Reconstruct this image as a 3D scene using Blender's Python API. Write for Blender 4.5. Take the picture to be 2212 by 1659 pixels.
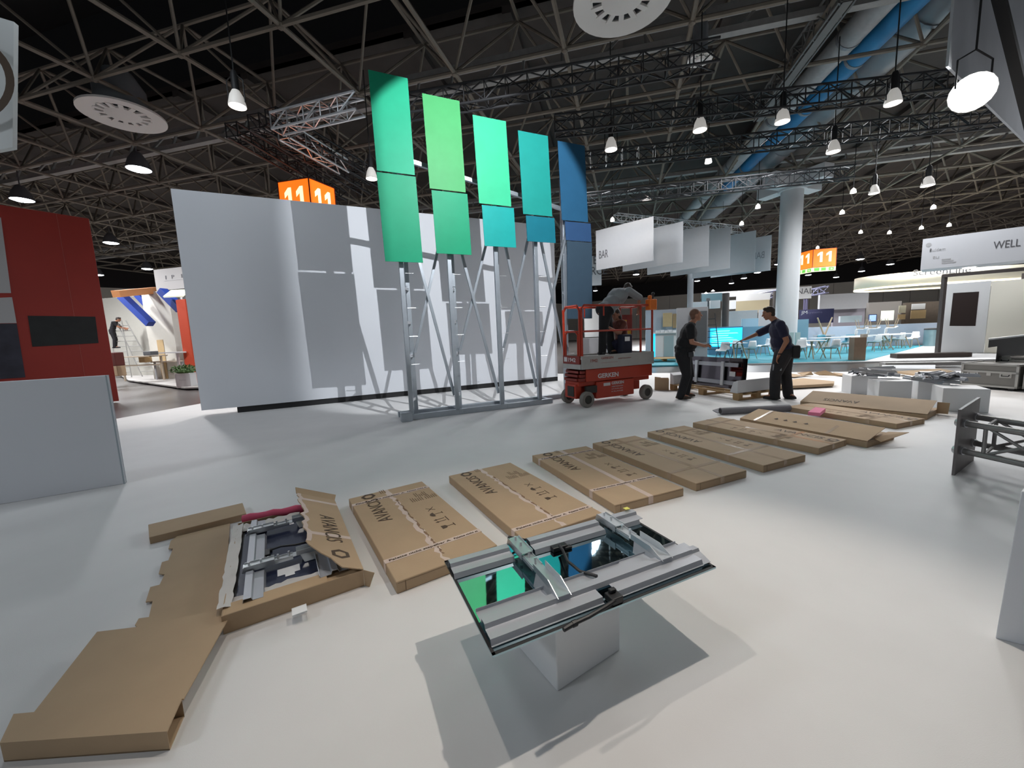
import bpy, bmesh, math, random
from mathutils import Vector, Matrix, Euler
random.seed(7)
S = bpy.context.scene
C = S.collection
for o in list(bpy.data.objects):
    bpy.data.objects.remove(o, do_unlink=True)
R = math.radians
V = Vector

# ------------------------------------------------------------------ camera
EYE = V((0, 0, 1.45))
FPX, PITCH, ROLL = 843.74, 0.123868, -0.0399462
FW = V((0, math.cos(PITCH), -math.sin(PITCH)))
_R = V((1, 0, 0)); _U = _R.cross(FW)
RT = _R*math.cos(ROLL) + _U*math.sin(ROLL)
UP = -_R*math.sin(ROLL) + _U*math.cos(ROLL)
cd = bpy.data.cameras.new('camera'); cam = bpy.data.objects.new('camera', cd); C.objects.link(cam)
cd.sensor_width = 36; cd.lens = FPX/2212*36; cd.clip_end = 400; cd.clip_start = 0.05
m3 = Matrix((RT, UP, -FW)).transposed()
cam.matrix_world = Matrix.Translation(EYE) @ m3.to_4x4()
S.camera = cam

# ------------------------------------------------------------------ world, exposure
S.view_settings.view_transform = 'Standard'; S.view_settings.look = 'None'
S.view_settings.exposure = 0.0; S.view_settings.gamma = 1; S.view_settings.use_curve_mapping = False
W = bpy.data.worlds.new('world'); S.world = W; W.use_nodes = True
W.node_tree.nodes['Background'].inputs[0].default_value = (0.86, 0.93, 1.0, 1)
W.node_tree.nodes['Background'].inputs[1].default_value = 0.22

# ------------------------------------------------------------------ big lights (stand spotlights on the rig over the stand)
def spot(name, loc, aim, watts, angle, blend=0.25, col=(1, 1, 1), size=0.06):
    d = bpy.data.lights.new(name, 'SPOT'); d.energy = watts; d.spot_size = R(angle); d.spot_blend = blend
    d.color = col; d.shadow_soft_size = size
    o = bpy.data.objects.new(name, d); C.objects.link(o); o.location = loc
    o.rotation_euler = (V(aim)-V(loc)).to_track_quat('-Z', 'Y').to_euler()
    return o
WARM, COOL, NEUT = (1.0, 0.90, 0.80), (0.86, 0.93, 1.0), (1.0, 0.96, 0.92)
spot('spotlight_wall', (0.95, 4.10, 5.45), (0.95-.62, 4.1+1.55, 5.45-.66), 1500, 66, 0.15, (0.93, 0.96, 1.0), 0.012)
spot('spotlight_floor', (1.75, 2.75, 5.6), (0.75, 1.6, 0), 470, 46, 0.7, WARM, 0.05)
spot('spotlight_floor', (-1.3, 2.75, 5.6), (-0.15, 2.3, 0), 200, 46, 0.7, WARM, 0.05)
spot('spotlight_rig', (6.62, 5.85, 4.50), (4.45, 5.65, 0.0), 330, 34, 0.5, WARM, 0.06)
spot('spotlight_rig', (9.3, 9.3, 5.6), (8.4, 8.0, 0.0), 500, 60, 0.6, WARM, 0.06)
spot('spotlight_rig', (-6.9, 10.6, 5.2), (-7.3, 9.2, 0.0), 420, 42, 0.5, NEUT, 0.05)
spot('spotlight_rig', (7.6, 13.6, 5.6), (7.0, 11.2, 0.0), 800, 75, 0.6, NEUT, 0.06)
# added fill lights, no lamp bodies: over and behind the camera, between hall lamps
for x, y, w in ((-9, -2, 700), (-2, -7, 110), (6, -6, 90), (13, -1, 80), (-14, 5, 200), (2, 3.5, 50), (-5, 5, 260), (14, 8, 330), (8, 13, 900), (14, 13.5, 1100), (20, 15, 1300), (2.5, 14.5, 800),
                (-22, 14, 3000), (-27, 24, 4500), (-16, 30, 4500), (-2, 24, 3000), (2, 38, 5000), (12, 26, 4000), (22, 20, 3500), (34, 24, 4500), (20, 34, 5000), (36, 34, 5000), (46, 40, 5000), (16, 48, 6000), (30, 46, 6000)):
    d = bpy.data.lights.new('hall_fill_light', 'SPOT'); d.energy = w; d.spot_size = R(165); d.spot_blend = .5; d.shadow_soft_size = .7; d.color = (0.84, 0.92, 1.0) if x < -4 and y < 10 else (0.95, 0.97, 1.0)
    o = bpy.data.objects.new('hall_fill_light', d); C.objects.link(o); o.location = (x, y, 7.3)

# ------------------------------------------------------------------ helpers
def at(px, py, z=0.0):                     # point of the place seen at a pixel of the 2212x1659 frame, on the plane at height z
    d = FW + RT*((px-1106)/FPX) - UP*((py-829.5)/FPX)
    return EYE + d*((z-EYE.z)/d.z)
def dep(px, py, t):                        # the same, at forward distance t
    return EYE + (FW + RT*((px-1106)/FPX) - UP*((py-829.5)/FPX))*t
def top_z(base, px, py):                   # height of what stands over base and is seen at the pixel
    d = FW + RT*((px-1106)/FPX) - UP*((py-829.5)/FPX)
    t = (base.x*d.x+base.y*d.y)/(d.x*d.x+d.y*d.y)
    return EYE.z + t*d.z

_M = {}
def mat(name, col, rough=0.6, metal=0.0, var=0.0, scale=8.0, bump=0.0, emit=0.0, spec=0.5, alpha=1.0, bscale=None, trans=0.0):
    if name in _M: return _M[name]
    m = bpy.data.materials.new(name); m.use_nodes = True; nt = m.node_tree; b = nt.nodes['Principled BSDF']
    b.inputs['Base Color'].default_value = (*col, 1); b.inputs['Roughness'].default_value = rough
    b.inputs['Metallic'].default_value = metal; b.inputs['Specular IOR Level'].default_value = spec
    if alpha < 1: b.inputs['Alpha'].default_value = alpha
    if trans: b.inputs['Transmission Weight'].default_value = trans
    if emit:
        b.inputs['Emission Color'].default_value = (*col, 1); b.inputs['Emission Strength'].default_value = emit
    if var or bump:
        tc = nt.nodes.new('ShaderNodeTexCoord'); n = nt.nodes.new('ShaderNodeTexNoise')
        n.inputs['Scale'].default_value = scale; n.inputs['Detail'].default_value = 5
        nt.links.new(tc.outputs['Object'], n.inputs['Vector'])
        if var:
            mx = nt.nodes.new('ShaderNodeMix'); mx.data_type = 'RGBA'
            mx.inputs[6].default_value = (*[max(0, c*(1-var)) for c in col], 1)
            mx.inputs[7].default_value = (*[min(1, c*(1+var)) for c in col], 1)
            nt.links.new(n.outputs['Fac'], mx.inputs[0]); nt.links.new(mx.outputs[2], b.inputs['Base Color'])
        if bump:
            n2 = n
            if bscale:
                n2 = nt.nodes.new('ShaderNodeTexNoise'); n2.inputs['Scale'].default_value = bscale
                nt.links.new(tc.outputs['Object'], n2.inputs['Vector'])
            bp = nt.nodes.new('ShaderNodeBump'); bp.inputs['Strength'].default_value = bump; bp.inputs['Distance'].default_value = 0.01
            nt.links.new(n2.outputs['Fac'], bp.inputs['Height']); nt.links.new(bp.outputs['Normal'], b.inputs['Normal'])
    _M[name] = m
    return m

class MB:
    def __init__(s): s.v = []; s.f = []; s.m = []; s.mi = 0
    def _add(s, vs, fs):
        k = len(s.v); s.v += [V(p) for p in vs]; s.f += [[i+k for i in f] for f in fs]; s.m += [s.mi]*len(fs); return s
    def hexa(s, p): # bottom 4 ccw, top 4 ccw
        return s._add(p, [(3, 2, 1, 0), (4, 5, 6, 7), (0, 1, 5, 4), (1, 2, 6, 5), (2, 3, 7, 6), (3, 0, 4, 7)])
    def box(s, c, d, M=None):
        x, y, z = [q/2 for q in d]
        p = [V(q) for q in ((-x, -y, -z), (x, -y, -z), (x, y, -z), (-x, y, -z), (-x, -y, z), (x, -y, z), (x, y, z), (-x, y, z))]
        if M is not None: p = [M @ q for q in p]
        return s.hexa([q+V(c) for q in p])
    def span(s, a, b):                    # box between two corners
        return s.box([(a[i]+b[i])/2 for i in range(3)], [abs(a[i]-b[i]) for i in range(3)])
    def bar(s, p, q, w, h, up=(0, 0, 1)): # rectangular bar from p to q
        p, q = V(p), V(q); d = (q-p).normalized(); u = V(up)
        if abs(d.dot(u)) > 0.99: u = V((1, 0, 0))
        x = d.cross(u).normalized()*(w/2); y = x.cross(d).normalized()*(h/2)
        return s.hexa([p-x-y, p+x-y, p+x+y, p-x+y, q-x-y, q+x-y, q+x+y, q-x+y])
    def tube(s, p, q, r, r2=None, n=8, caps=True):
        p, q = V(p), V(q); r2 = r if r2 is None else r2
        d = (q-p).normalized(); a = d.orthogonal().normalized(); b = d.cross(a)
        ring = [(a*math.cos(t)+b*math.sin(t)) for t in [2*math.pi*i/n for i in range(n)]]
        fs = [(i, (i+1) % n, n+(i+1) % n, n+i) for i in range(n)]
        if caps: fs += [tuple(range(n-1, -1, -1)), tuple(range(n, 2*n))]
        return s._add([p+c*r for c in ring]+[q+c*r2 for c in ring], fs)
    def path(s, pts, r, n=8):
        pts = [V(p) for p in pts]; k = len(pts); vs = []; a = None
        for i, p in enumerate(pts):
            d = (pts[min(i+1, k-1)]-pts[max(i-1, 0)]).normalized()
            a = d.orthogonal().normalized() if a is None else (a-d*a.dot(d)).normalized()
            b = d.cross(a); rr = r[i] if isinstance(r, (list, tuple)) else r
            vs += [p+(a*math.cos(2*math.pi*j/n)+b*math.sin(2*math.pi*j/n))*rr for j in range(n)]
        fs = [(i*n+j, i*n+(j+1) % n, (i+1)*n+(j+1) % n, (i+1)*n+j) for i in range(k-1) for j in range(n)]
        fs += [tuple(range(n-1, -1, -1)), tuple(range((k-1)*n, k*n))]
        return s._add(vs, fs)
    def lathe(s, prof, c=(0, 0, 0), n=24, M=None, cap=True):  # prof [(r,z)...]
        vs = []; c = V(c)
        for r, z in prof:
            for j in range(n):
                t = 2*math.pi*j/n; p = V((r*math.cos(t), r*math.sin(t), z)); vs.append((M @ p if M is not None else p)+c)
        k = len(prof)
        fs = [(i*n+j, i*n+(j+1) % n, (i+1)*n+(j+1) % n, (i+1)*n+j) for i in range(k-1) for j in range(n)]
        if cap and prof[0][0] > 1e-6: fs.append(tuple(range(n-1, -1, -1)))
        if cap and prof[-1][0] > 1e-6: fs.append(tuple(range((k-1)*n, k*n)))
        return s._add(vs, fs)
    def prism(s, poly, ext):               # polygon of 3d points pushed along vector ext
        poly = [V(p) for p in poly]; n = len(poly); e = V(ext)
        nn = V((0, 0, 0))
        for i in range(n): nn += poly[i].cross(poly[(i+1) % n])
        if nn.dot(e) > 0: poly = poly[::-1]
        return s._add(poly+[p+e for p in poly], [tuple(range(n)), tuple(range(2*n-1, n-1, -1))]+[(i, n+i, n+(i+1) % n, (i+1) % n) for i in range(n)])
    def poly(s, pts): return s._add(pts, [tuple(range(len(pts)))])
    def ribbon(s, prof, p, q, x, z, th):   # profile [(a,b)...] in axes x,z swept from p to q, thickness th
        p, q, x, z = V(p), V(q), V(x), V(z); n = len(prof); vs = []
        nr = []
        for i in range(n):
            a = prof[max(i-1, 0)]; b = prof[min(i+1, n-1)]; t = V((b[0]-a[0], b[1]-a[1])).normalized(); nr.append((-t[1], t[0]))
        for e in (p, q):
            for sgn in (0, 1):
                for i, (a, b) in enumerate(prof): vs.append(e + x*(a+sgn*th*nr[i][0]) + z*(b+sgn*th*nr[i][1]))
        fs = []
        for i in range(n-1):
            fs += [(i, i+1, 2*n+i+1, 2*n+i), (n+i+1, n+i, 3*n+i, 3*n+i+1), (i+1, i, n+i, n+i+1), (2*n+i, 2*n+i+1, 3*n+i+1, 3*n+i)]
        fs += [(0, 2*n, 3*n, n), (n-1, 2*n-1, 4*n-1, 3*n-1)]
        return s._add(vs, fs)
    def ball(s, c, r, seg=10, rings=7):
        c = V(c); r = (r, r, r) if not hasattr(r, '__len__') else r
        prof = [(math.sin(math.pi*i/rings), -math.cos(math.pi*i/rings)) for i in range(rings+1)]
        prof[0] = (1e-4, -1); prof[-1] = (1e-4, 1)
        M = Matrix.Diagonal(r); return s.lathe(prof, c, seg, M)
    def build(s, name, m, parent=None, smooth=False, bevel=0.0, world=False, solid=0.0, seg=2):
        me = bpy.data.meshes.new(name)
        vs = s.v
        if world and parent is not None:
            Mi = parent.matrix_basis.inverted(); vs = [Mi @ p for p in vs]
        me.from_pydata([tuple(p) for p in vs], [], s.f)
        ms = m if isinstance(m, (list, tuple)) else [m]
        for q in ms: me.materials.append(q)
        if len(ms) > 1:
            for p, i in zip(me.polygons, s.m): p.material_index = i
        bm = bmesh.new(); bm.from_mesh(me); bmesh.ops.recalc_face_normals(bm, faces=bm.faces); bm.to_mesh(me); bm.free()
        if smooth:
            for p in me.polygons: p.use_smooth = True
            try: me.set_sharp_from_angle(angle=R(40))
            except Exception: pass
        o = bpy.data.objects.new(name, me); C.objects.link(o)
        if parent is not None: o.parent = parent
        if solid:
            k = o.modifiers.new('solid', 'SOLIDIFY'); k.thickness = solid; k.offset = 0
        if bevel:
            k = o.modifiers.new('bevel', 'BEVEL'); k.width = bevel; k.segments = seg; k.limit_method = 'ANGLE'; k.angle_limit = R(50)
        return o

def tag(o, label, cat, group=None, kind=None):
    if label: o['label'] = label
    if cat: o['category'] = cat
    if group: o['group'] = group
    if kind: o['kind'] = kind
    return o
def struct(o): o['kind'] = 'structure'; return o
def thing(name, label, cat, loc=(0, 0, 0), rz=0.0, group=None):
    o = bpy.data.objects.new(name, None); o.empty_display_size = 0.1; C.objects.link(o)
    o.location = loc; o.rotation_euler = (0, 0, rz)
    o.matrix_basis = Matrix.Translation(V(loc)) @ Matrix.Rotation(rz, 4, 'Z')
    return tag(o, label, cat, group)
def dup(root, loc, rz, label, group=None, scale=None):
    kids = [(c, [g for g in c.children]) for c in root.children]
    r = root.copy(); C.objects.link(r); r.location = loc; r.rotation_euler = (0, 0, rz)
    if scale: r.scale = (scale, scale, scale)
    r['label'] = label
    if group: r['group'] = group
    for c, gs in kids:
        k = c.copy(); C.objects.link(k); k.parent = r
        for g in gs:
            q = g.copy(); C.objects.link(q); q.parent = k
    return r
def text_bm(body, height=1.0, width=None, depth=0.002, bold=0.0, align='LEFT', spacing=1.0):
    cu = bpy.data.curves.new('lettering', 'FONT'); cu.body = body; cu.size = 1.0; cu.extrude = 0.5; cu.offset = bold; cu.space_character = spacing
    cu.resolution_u = 3
    o = bpy.data.objects.new('lettering', cu); C.objects.link(o)
    dg = bpy.context.evaluated_depsgraph_get(); me = bpy.data.meshes.new_from_object(o.evaluated_get(dg))
    bpy.data.objects.remove(o, do_unlink=True)
    xs = [v.co.x for v in me.vertices]; ys = [v.co.y for v in me.vertices]
    x0, x1, y0, y1 = min(xs), max(xs), min(ys), max(ys)
    sy = height/0.7; sx = sy if width is None else width/(x1-x0)
    vs = [V(((v.co.x-x0)*sx, (v.co.y)*sy, v.co.z*depth)) for v in me.vertices]
    fs = [tuple(p.vertices) for p in me.polygons]; w = (x1-x0)*sx
    if align == 'CENTER': vs = [v-V((w/2, 0, 0)) for v in vs]
    bpy.data.meshes.remove(me)
    return vs, fs
def lettering(mb, body, org, xd, yd, height, width=None, depth=0.002, **k):   # writes on the plane org + xd,yd (unit vectors)
    vs, fs = text_bm(body, height, width, depth, **k)
    xd, yd = V(xd).normalized(), V(yd).normalized(); zd = xd.cross(yd)
    return mb._add([V(org)+xd*p.x+yd*p.y+zd*(p.z+depth*0.5+0.0005) for p in vs], fs)
def curve_mesh(): pass
# ------------------------------------------------------------------ materials
white_carpet = mat('white_carpet', (0.70, 0.69, 0.68), 0.55, var=0.05, scale=3, bump=0.06, bscale=260)
hall_floor = mat('hall_floor', (0.085, 0.075, 0.07), 0.28, var=0.3, scale=0.8)
white_paint = mat('white_paint', (0.74, 0.75, 0.76), 0.6, var=0.02, scale=2)
wall_white = mat('wall_white', (0.72, 0.74, 0.78), 0.6, var=0.02, scale=1.5)
hall_wall = mat('hall_wall', (0.60, 0.56, 0.50), 0.7, var=0.06, scale=0.6)
dark_band = mat('dark_band', (0.012, 0.009, 0.010), 0.8)
deck_m = mat('deck_brown', (0.055, 0.045, 0.040), 0.8, var=0.4, scale=1.2)
black_m = mat('black_matt', (0.012, 0.012, 0.013), 0.6)
frame_m = mat('frame_steel', (0.19, 0.163, 0.13), 0.6, var=0.25, scale=3)
zinc = mat('zinc_steel', (0.42, 0.46, 0.50), 0.38, metal=0.75, var=0.15, scale=6)
alu = mat('aluminium', (0.72, 0.73, 0.75), 0.32, metal=0.8, var=0.06, scale=10)
grey_duct = mat('duct_grey', (0.26, 0.28, 0.30), 0.45, metal=0.3, var=0.3, scale=1.5)
blue_light_duct = mat('duct_blue_light', (0.02, 0.20, 0.44), 0.5, var=0.25, scale=2)  # colour of a separate cylinder standing for blue light on the grey ducts
black_truss = mat('truss_black', (0.018, 0.018, 0.02), 0.5)
lamp_glow = mat('lamp_glow', (0.88, 0.93, 1.0), 0.5, emit=14)
spot_glow = mat('spot_glow', (1.0, 0.95, 0.88), 0.5, emit=7)
flood_glow = mat('flood_glow', (0.97, 1.0, 0.98), 0.5, emit=60)
tan = mat('cardboard', (0.43, 0.305, 0.188), 0.75, var=0.09, scale=5, bump=0.05, bscale=60)

AX = V((0.968, -0.25, 0)); BX = V((0.25, 0.968, 0))       # axes of the hall

# ------------------------------------------------------------------ floors
b = MB(); o = V((5, 25, -0.06)); b.poly([o-AX*75-BX*45, o+AX*75-BX*45, o+AX*75+BX*60, o-AX*75+BX*60])
struct(b.build('floor', hall_floor))
pl = at(249, 905); pl2 = at(432, 872); far1 = at(1400, 806)
dl = (pl2-pl).normalized(); dfar = (at(1840, 803)-far1).normalized()
def isect(p, d, q, e):
    k = ((q.x-p.x)*e.y-(q.y-p.y)*e.x)/(d.x*e.y-d.y*e.x); return p+d*k
cnr = isect(pl, dl, far1, dfar)
near_l = pl-dl*16
b = MB(); b.prism([near_l, near_l+V((30, -5, 0)), far1+dfar*24, cnr], (0, 0, -0.055))
struct(b.build('floor_stand', white_carpet))

# ------------------------------------------------------------------ hall walls and ceiling
w1, w2 = at(1530, 632, 7.6), at(1870, 606, 7.6); dw = (w2-w1).normalized()
l1, l2 = at(222, 621, 7.6), at(335, 625, 7.6); dlw = (l2-l1).normalized()
k = isect(l1, dlw, w1, dw)
def hallwall(name, p, q):
    p = V((p.x, p.y, 0)); q = V((q.x, q.y, 0)); n = (q-p).cross(V((0, 0, 1))).normalized()
    if n.y > 0: n = -n
    b = MB(); b.mi = 0; b.prism([p+V((0, 0, -.06)), q+V((0, 0, -.06)), q+V((0, 0, 7.6)), p+V((0, 0, 7.6))], -n*0.3)
    b.mi = 1; b.prism([p+V((0, 0, 7.6)), q+V((0, 0, 7.6)), q+V((0, 0, 10.4)), p+V((0, 0, 10.4))], -n*0.3)
    L = (q-p).length; d = (q-p).normalized(); b.mi = 2
    for i in range(1, int(L/3)): b.box(p+d*i*3+n*0.01+V((0, 0, 3.8)), (0.05, 0.05, 7.5))
    struct(b.build(name, [hall_wall, dark_band, mat('wall_joint', (0.35, 0.32, 0.29), 0.7)]))
hallwall('wall_back', k, w1+dw*70); hallwall('wall_left', l1-dlw*40, k)
b = MB()
g0 = at(700, 205, 9.2)
p = V((g0.x, g0.y, 10.4)); b.prism([p-AX*70, p+AX*80, p+AX*80+BX*75, p-AX*70+BX*75], (0, 0, 0.2))
i = 0
for i in range(46):                                        # ribs of the roof deck
    q = p-AX*60+AX*i*3+BX*37; b.box(q+V((0, 0, -0.1)), (0.25, 74, 0.2), Matrix.Rotation(-math.atan2(BX.x, BX.y), 3, 'Z'))
struct(b.build('ceiling', deck_m))
b = MB(); p = V((g0.x, g0.y, 13.5)); b.prism([p-AX*70-BX*40, p+AX*80-BX*40, p+AX*80, p-AX*70], (0, 0, 0.2))
b.prism([p-AX*70, p+AX*80, p+AX*80+V((0, 0, -3.1)), p-AX*70+V((0, 0, -3.1))], BX*0.2)
struct(b.build('ceiling_bay', black_m))

# ------------------------------------------------------------------ space frame of the roof
b = MB(); A_, B_ = V((2.73, -0.70, 0)), V((0.74, 2.43, 0)); n0 = at(389, 116, 8.2)
rr = random.Random(3)
def node(i, j): return n0+A_*i+B_*j
def node2(i, j): return n0+A_*(i+.5)+B_*(j+.5)+V((0, 0, 1.75))
for j in range(-3, 19):
    for i in range(-9-j//3, 16):
        q = node(i, j)
        if q.y < 1.0: continue
        n = 6 if q.y < 25 else 4
        e = lambda a, c, r: b.tube(a, c, r, n=n, caps=False)
        e(q, node(i+1, j), 0.055); e(q, node(i, j+1), 0.055)
        t = node2(i, j)
        if (i+j) % 2 == 0 or j < 5:
            e(q, t, 0.038); e(node(i+1, j), t, 0.038); e(node(i, j+1), t, 0.038); e(node(i+1, j+1), t, 0.038)
        if j > -3: e(t, node2(i+1, j), 0.05)
        if j % 2 == 0: e(t, node2(i, j+1), 0.05)
        if q.y < 25: b.ball(q, 0.10, 6, 4)
struct(b.build('ceiling_space_frame', frame_m))
# two lattice girders that carry the roof
def lattice(b, p, q, h, w, r, step):
    p, q = V(p), V(q); d = (q-p); L = d.length; d.normalize(); s = d.cross(V((0, 0, 1))).normalized()*w/2; u = V((0, 0, h/2))
    ch = [-s-u, s-u, s+u, -s+u]
    for c in ch: b.tube(p+c, q+c, r, n=6)
    n = max(2, int(L/step))
    for i in range(n):
        a0, a1 = p+d*(L*i/n), p+d*(L*(i+1)/n)
        for k in range(4):
            c0, c1 = ch[k], ch[(k+1) % 4]
            if i % 2: c0, c1 = c1, c0
            b.tube(a0+c0, a1+c1, r*0.55, n=4, caps=False)
            b.tube(a0+ch[k], a0+ch[(k+1) % 4], r*0.5, n=4, caps=False)
for z, off in ((8.75, 0), (8.75, 10.5)):
    b = MB(); p = V((g0.x, g0.y, z))+BX*off
    b.bar(p-AX*45+V((0, 0, .32)), p+AX*50+V((0, 0, .32)), 0.24, 0.16); b.bar(p-AX*45-V((0, 0, .32))-BX*.25, p+AX*50-V((0, 0, .32))-BX*.25, 0.2, 0.14)
    for i in range(90): b.bar(p-AX*45+AX*i*1.05-V((0, 0, .3))-BX*.25, p-AX*45+AX*(i*1.05+(0.5 if i % 3 == 0 else 0))+V((0, 0, .3)), 0.06, 0.06)
    struct(b.build('ceiling_girder', mat('girder_grey', (0.30, 0.29, 0.28), 0.6, var=0.2)))

# ------------------------------------------------------------------ air ducts under the roof
def duct(name, label, p, q, r, m, bands=6):
    p, q = V(p), V(q); t = thing(name, label, 'duct', (p+q)/2)
    b = MB(); b.tube(p, q, r, n=20); b.build('tube', m, t, smooth=True, world=True)
    d = (q-p)/bands
    for i in range(1, bands): b = MB(); b.tube(p+d*i-d.normalized()*.05, p+d*i+d.normalized()*.05, r*1.06, n=20); b.build('collar', grey_duct, t, world=True)
dp0, dp1 = at(1975, 0, 8.9), at(1622, 350, 8.9)
dd = (dp1-dp0).normalized(); ds = dd.cross(V((0, 0, 1))).normalized()
duct('air_duct', 'round air duct with blue light painted on, running away under the roof above the white column', dp0-dd*3, dp1+dd*3, 0.27, blue_light_duct)
duct('air_duct', 'thick grey air duct close along the left of the blue-lit painted duct', dp0-dd*3-ds*-.95+V((0, 0, .3)), dp1+dd*10+ds*.95+V((0, 0, .3)), 0.55, grey_duct)
duct('air_duct', 'slim pale air duct close along the right of the blue-lit painted duct', dp0-dd*3-ds*.75, dp1+dd*12-ds*.75, 0.30, mat('duct_pale', (0.36, 0.37, 0.38), 0.5, var=0.2))
b = MB(); p, q = at(1832, 0, 8.0), at(1640, 260, 8.0); b.bar(p, q, 0.18, 0.06); lattice(b, p+V((0, 0, .25)), q+V((0, 0, .25)), .5, .3, .03, .5)
tag(b.build('cable_tray', mat('tray_grey', (0.16, 0.155, 0.15), 0.5, metal=.3)), 'grey cable tray slanting under the roof left of the blue-lit painted duct', 'cable tray')

# ------------------------------------------------------------------ round air diffusers
def diffuser(label, px, py, z, r):
    t = thing('air_diffuser', label, 'air diffuser', at(px, py, z), group='round air diffusers in the roof')
    b = MB(); b.lathe([(r, 0), (r, .05), (r*.62, .09), (r*.60, .05), (r*.95, 0.0), (r, 0)], n=36, cap=False); b.build('rim', mat('diffuser_white', (0.80, 0.78, 0.75), 0.6), t, smooth=True)
    b = MB(); b.lathe([(0.001, -.02), (r*.30, -.02), (r*.42, .03), (r*.42, .08), (0.001, .08)], n=30); b.build('plate', mat('diffuser_white', (0, 0, 0)), t, smooth=True)
    b = MB()
    for i in range(14):
        a = 2*math.pi*i/14; c, s_ = math.cos(a), math.sin(a); b.bar((c*r*.40, s_*r*.40, .05), (c*r*.64, s_*r*.64, .05), .10, .05)
    b.build('vane', mat('diffuser_white', (0, 0, 0)), t)
    b = MB(); b.lathe([(r*.6, .08), (r*.6, .7), (r*.35, 1.1)], n=24, cap=False); b.build('neck', grey_duct, t, smooth=True)
diffuser('round grey air diffuser under the roof at upper left', 267, 252, 7.8, 0.92)
diffuser('round white air diffuser cut by the top edge of the photo', 1345, 2, 7.8, 0.95)
diffuser('small round air diffuser under the roof right of the green panels', 1512, 130, 7.8, 0.28)

# ------------------------------------------------------------------ hall lamps
def hall_lamp(label, px, py, z=7.4, r=0.34, w=1800):
    p = at(px, py, z); t = thing('hall_lamp', label, 'lamp', p, group='round hall lamps')
    b = MB(); b.lathe([(r*1.02, 0), (r*1.0, .03), (r*.75, .30), (r*.35, .52), (0.02, .55), (0.02, 1.1), (.001, 1.1)], n=18); b.build('shade', mat('lamp_shade', (0.10, 0.10, 0.11), 0.5), t, smooth=True)
    b = MB(); b.lathe([(0.001, -.06), (r*.6, -.045), (r*.95, 0.0), (0.001, .01)], n=18); b.build('lens', lamp_glow, t, smooth=True)
    d = bpy.data.lights.new('lamp_light', 'SPOT'); d.energy = w; d.spot_size = R(155); d.spot_blend = .6; d.shadow_soft_size = .3; d.color = (0.97, 0.97, 1.0)
    l = bpy.data.objects.new('lamp_light', d); C.objects.link(l); l.location = p-V((0, 0, .12))
for lb, x, y in (('largest hall lamp of the left side, above the white wall', 300, 366), ('hall lamp at the left edge above the red wall', 48, 432),
    ('hall lamp right of the upper end of the red wall', 240, 525), ('far hall lamp just left of the white hanging sign', 318, 581), ('small hall lamp against the right edge of the red wall', 212, 594),
    ('topmost hall lamp between the orange cube and the white fascia', 1858, 560), ('hall lamp nearest to the left end of the white fascia', 1923, 571), ('hall lamp under the orange cube, second row', 1861, 586),
    ('small hall lamp low between orange cube and round canopy', 1806, 599), ('hall lamp right under the orange number cube', 1746, 594), ('hall lamp left beside the white column', 1681, 571),
    ('hall lamp under the right-most hanging banner', 1636, 589), ('small hall lamp left under the right-most banner', 1607, 601), ('lowest hall lamp above the pointing man', 1580, 612),
    ('hall lamp under the fourth hanging banner', 1523, 597), ('small hall lamp beside the thin grey post', 1506, 607), ('hall lamp under the front hanging banner', 1374, 593), ('low hall lamp right of the dark blue panel', 1286, 628)):
    hall_lamp(lb, x, y)

# ------------------------------------------------------------------ black lighting trusses and their spotlights
def truss(name, label, p, q, m, h=.36, w=.30, r=.025, step=.42):
    b = MB(); lattice(b, p, q, h, w, r, step); return tag(b.build(name, m), label, 'truss')
def ext(p, q, a, c): d = (q-p).normalized(); return p-d*a, q+d*c
T = []
for (x0, y0), (x1, y1), a, c, lb in (((1000, 212), (1510, 125), 1.2, 0.3, 'nearest black lighting truss, right of the tall green panels'),
    ((1412, 250), (2045, 180), 2.2, 1.2, 'middle black lighting truss crossing below the roof'), ((1290, 345), (1950, 275), .6, 6.0, 'third black lighting truss, above the hanging banners'),
    ((1280, 430), (1620, 395), 1.0, 3.0, 'farthest black lighting truss, just above the hanging banners')):
    p, q = ext(at(x0, y0, 6.2), at(x1, y1, 6.2), a, c); truss('lighting_truss', lb, p, q, black_truss); T.append((p, q))
truss('lighting_truss', 'pale aluminium truss running right at the green panels', at(597, 268, 6.4), at(778, 224, 6.4), alu, .34, .3, .028)
truss('lighting_truss', 'pale aluminium truss slanting down to the orange cube', at(612, 282, 6.4), at(742, 360, 6.4), alu, .34, .3, .028)
for i, (a, c) in enumerate((((548, 262), (790, 410)), ((500, 280), (740, 425)), ((585, 250), (830, 395)))):
    truss('lighting_truss', ('black truss over the orange number cube, middle one', 'black truss over the orange number cube, lowest one', 'black truss over the orange number cube, upper one')[i], at(*a, 6.6), at(*c, 6.6), black_truss, .3, .3, .03)
truss('banner_truss', 'aluminium truss from which the white banners hang', at(1330, 470, 6.3), at(1600, 497, 6.3), alu, .3, .3, .02)
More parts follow.
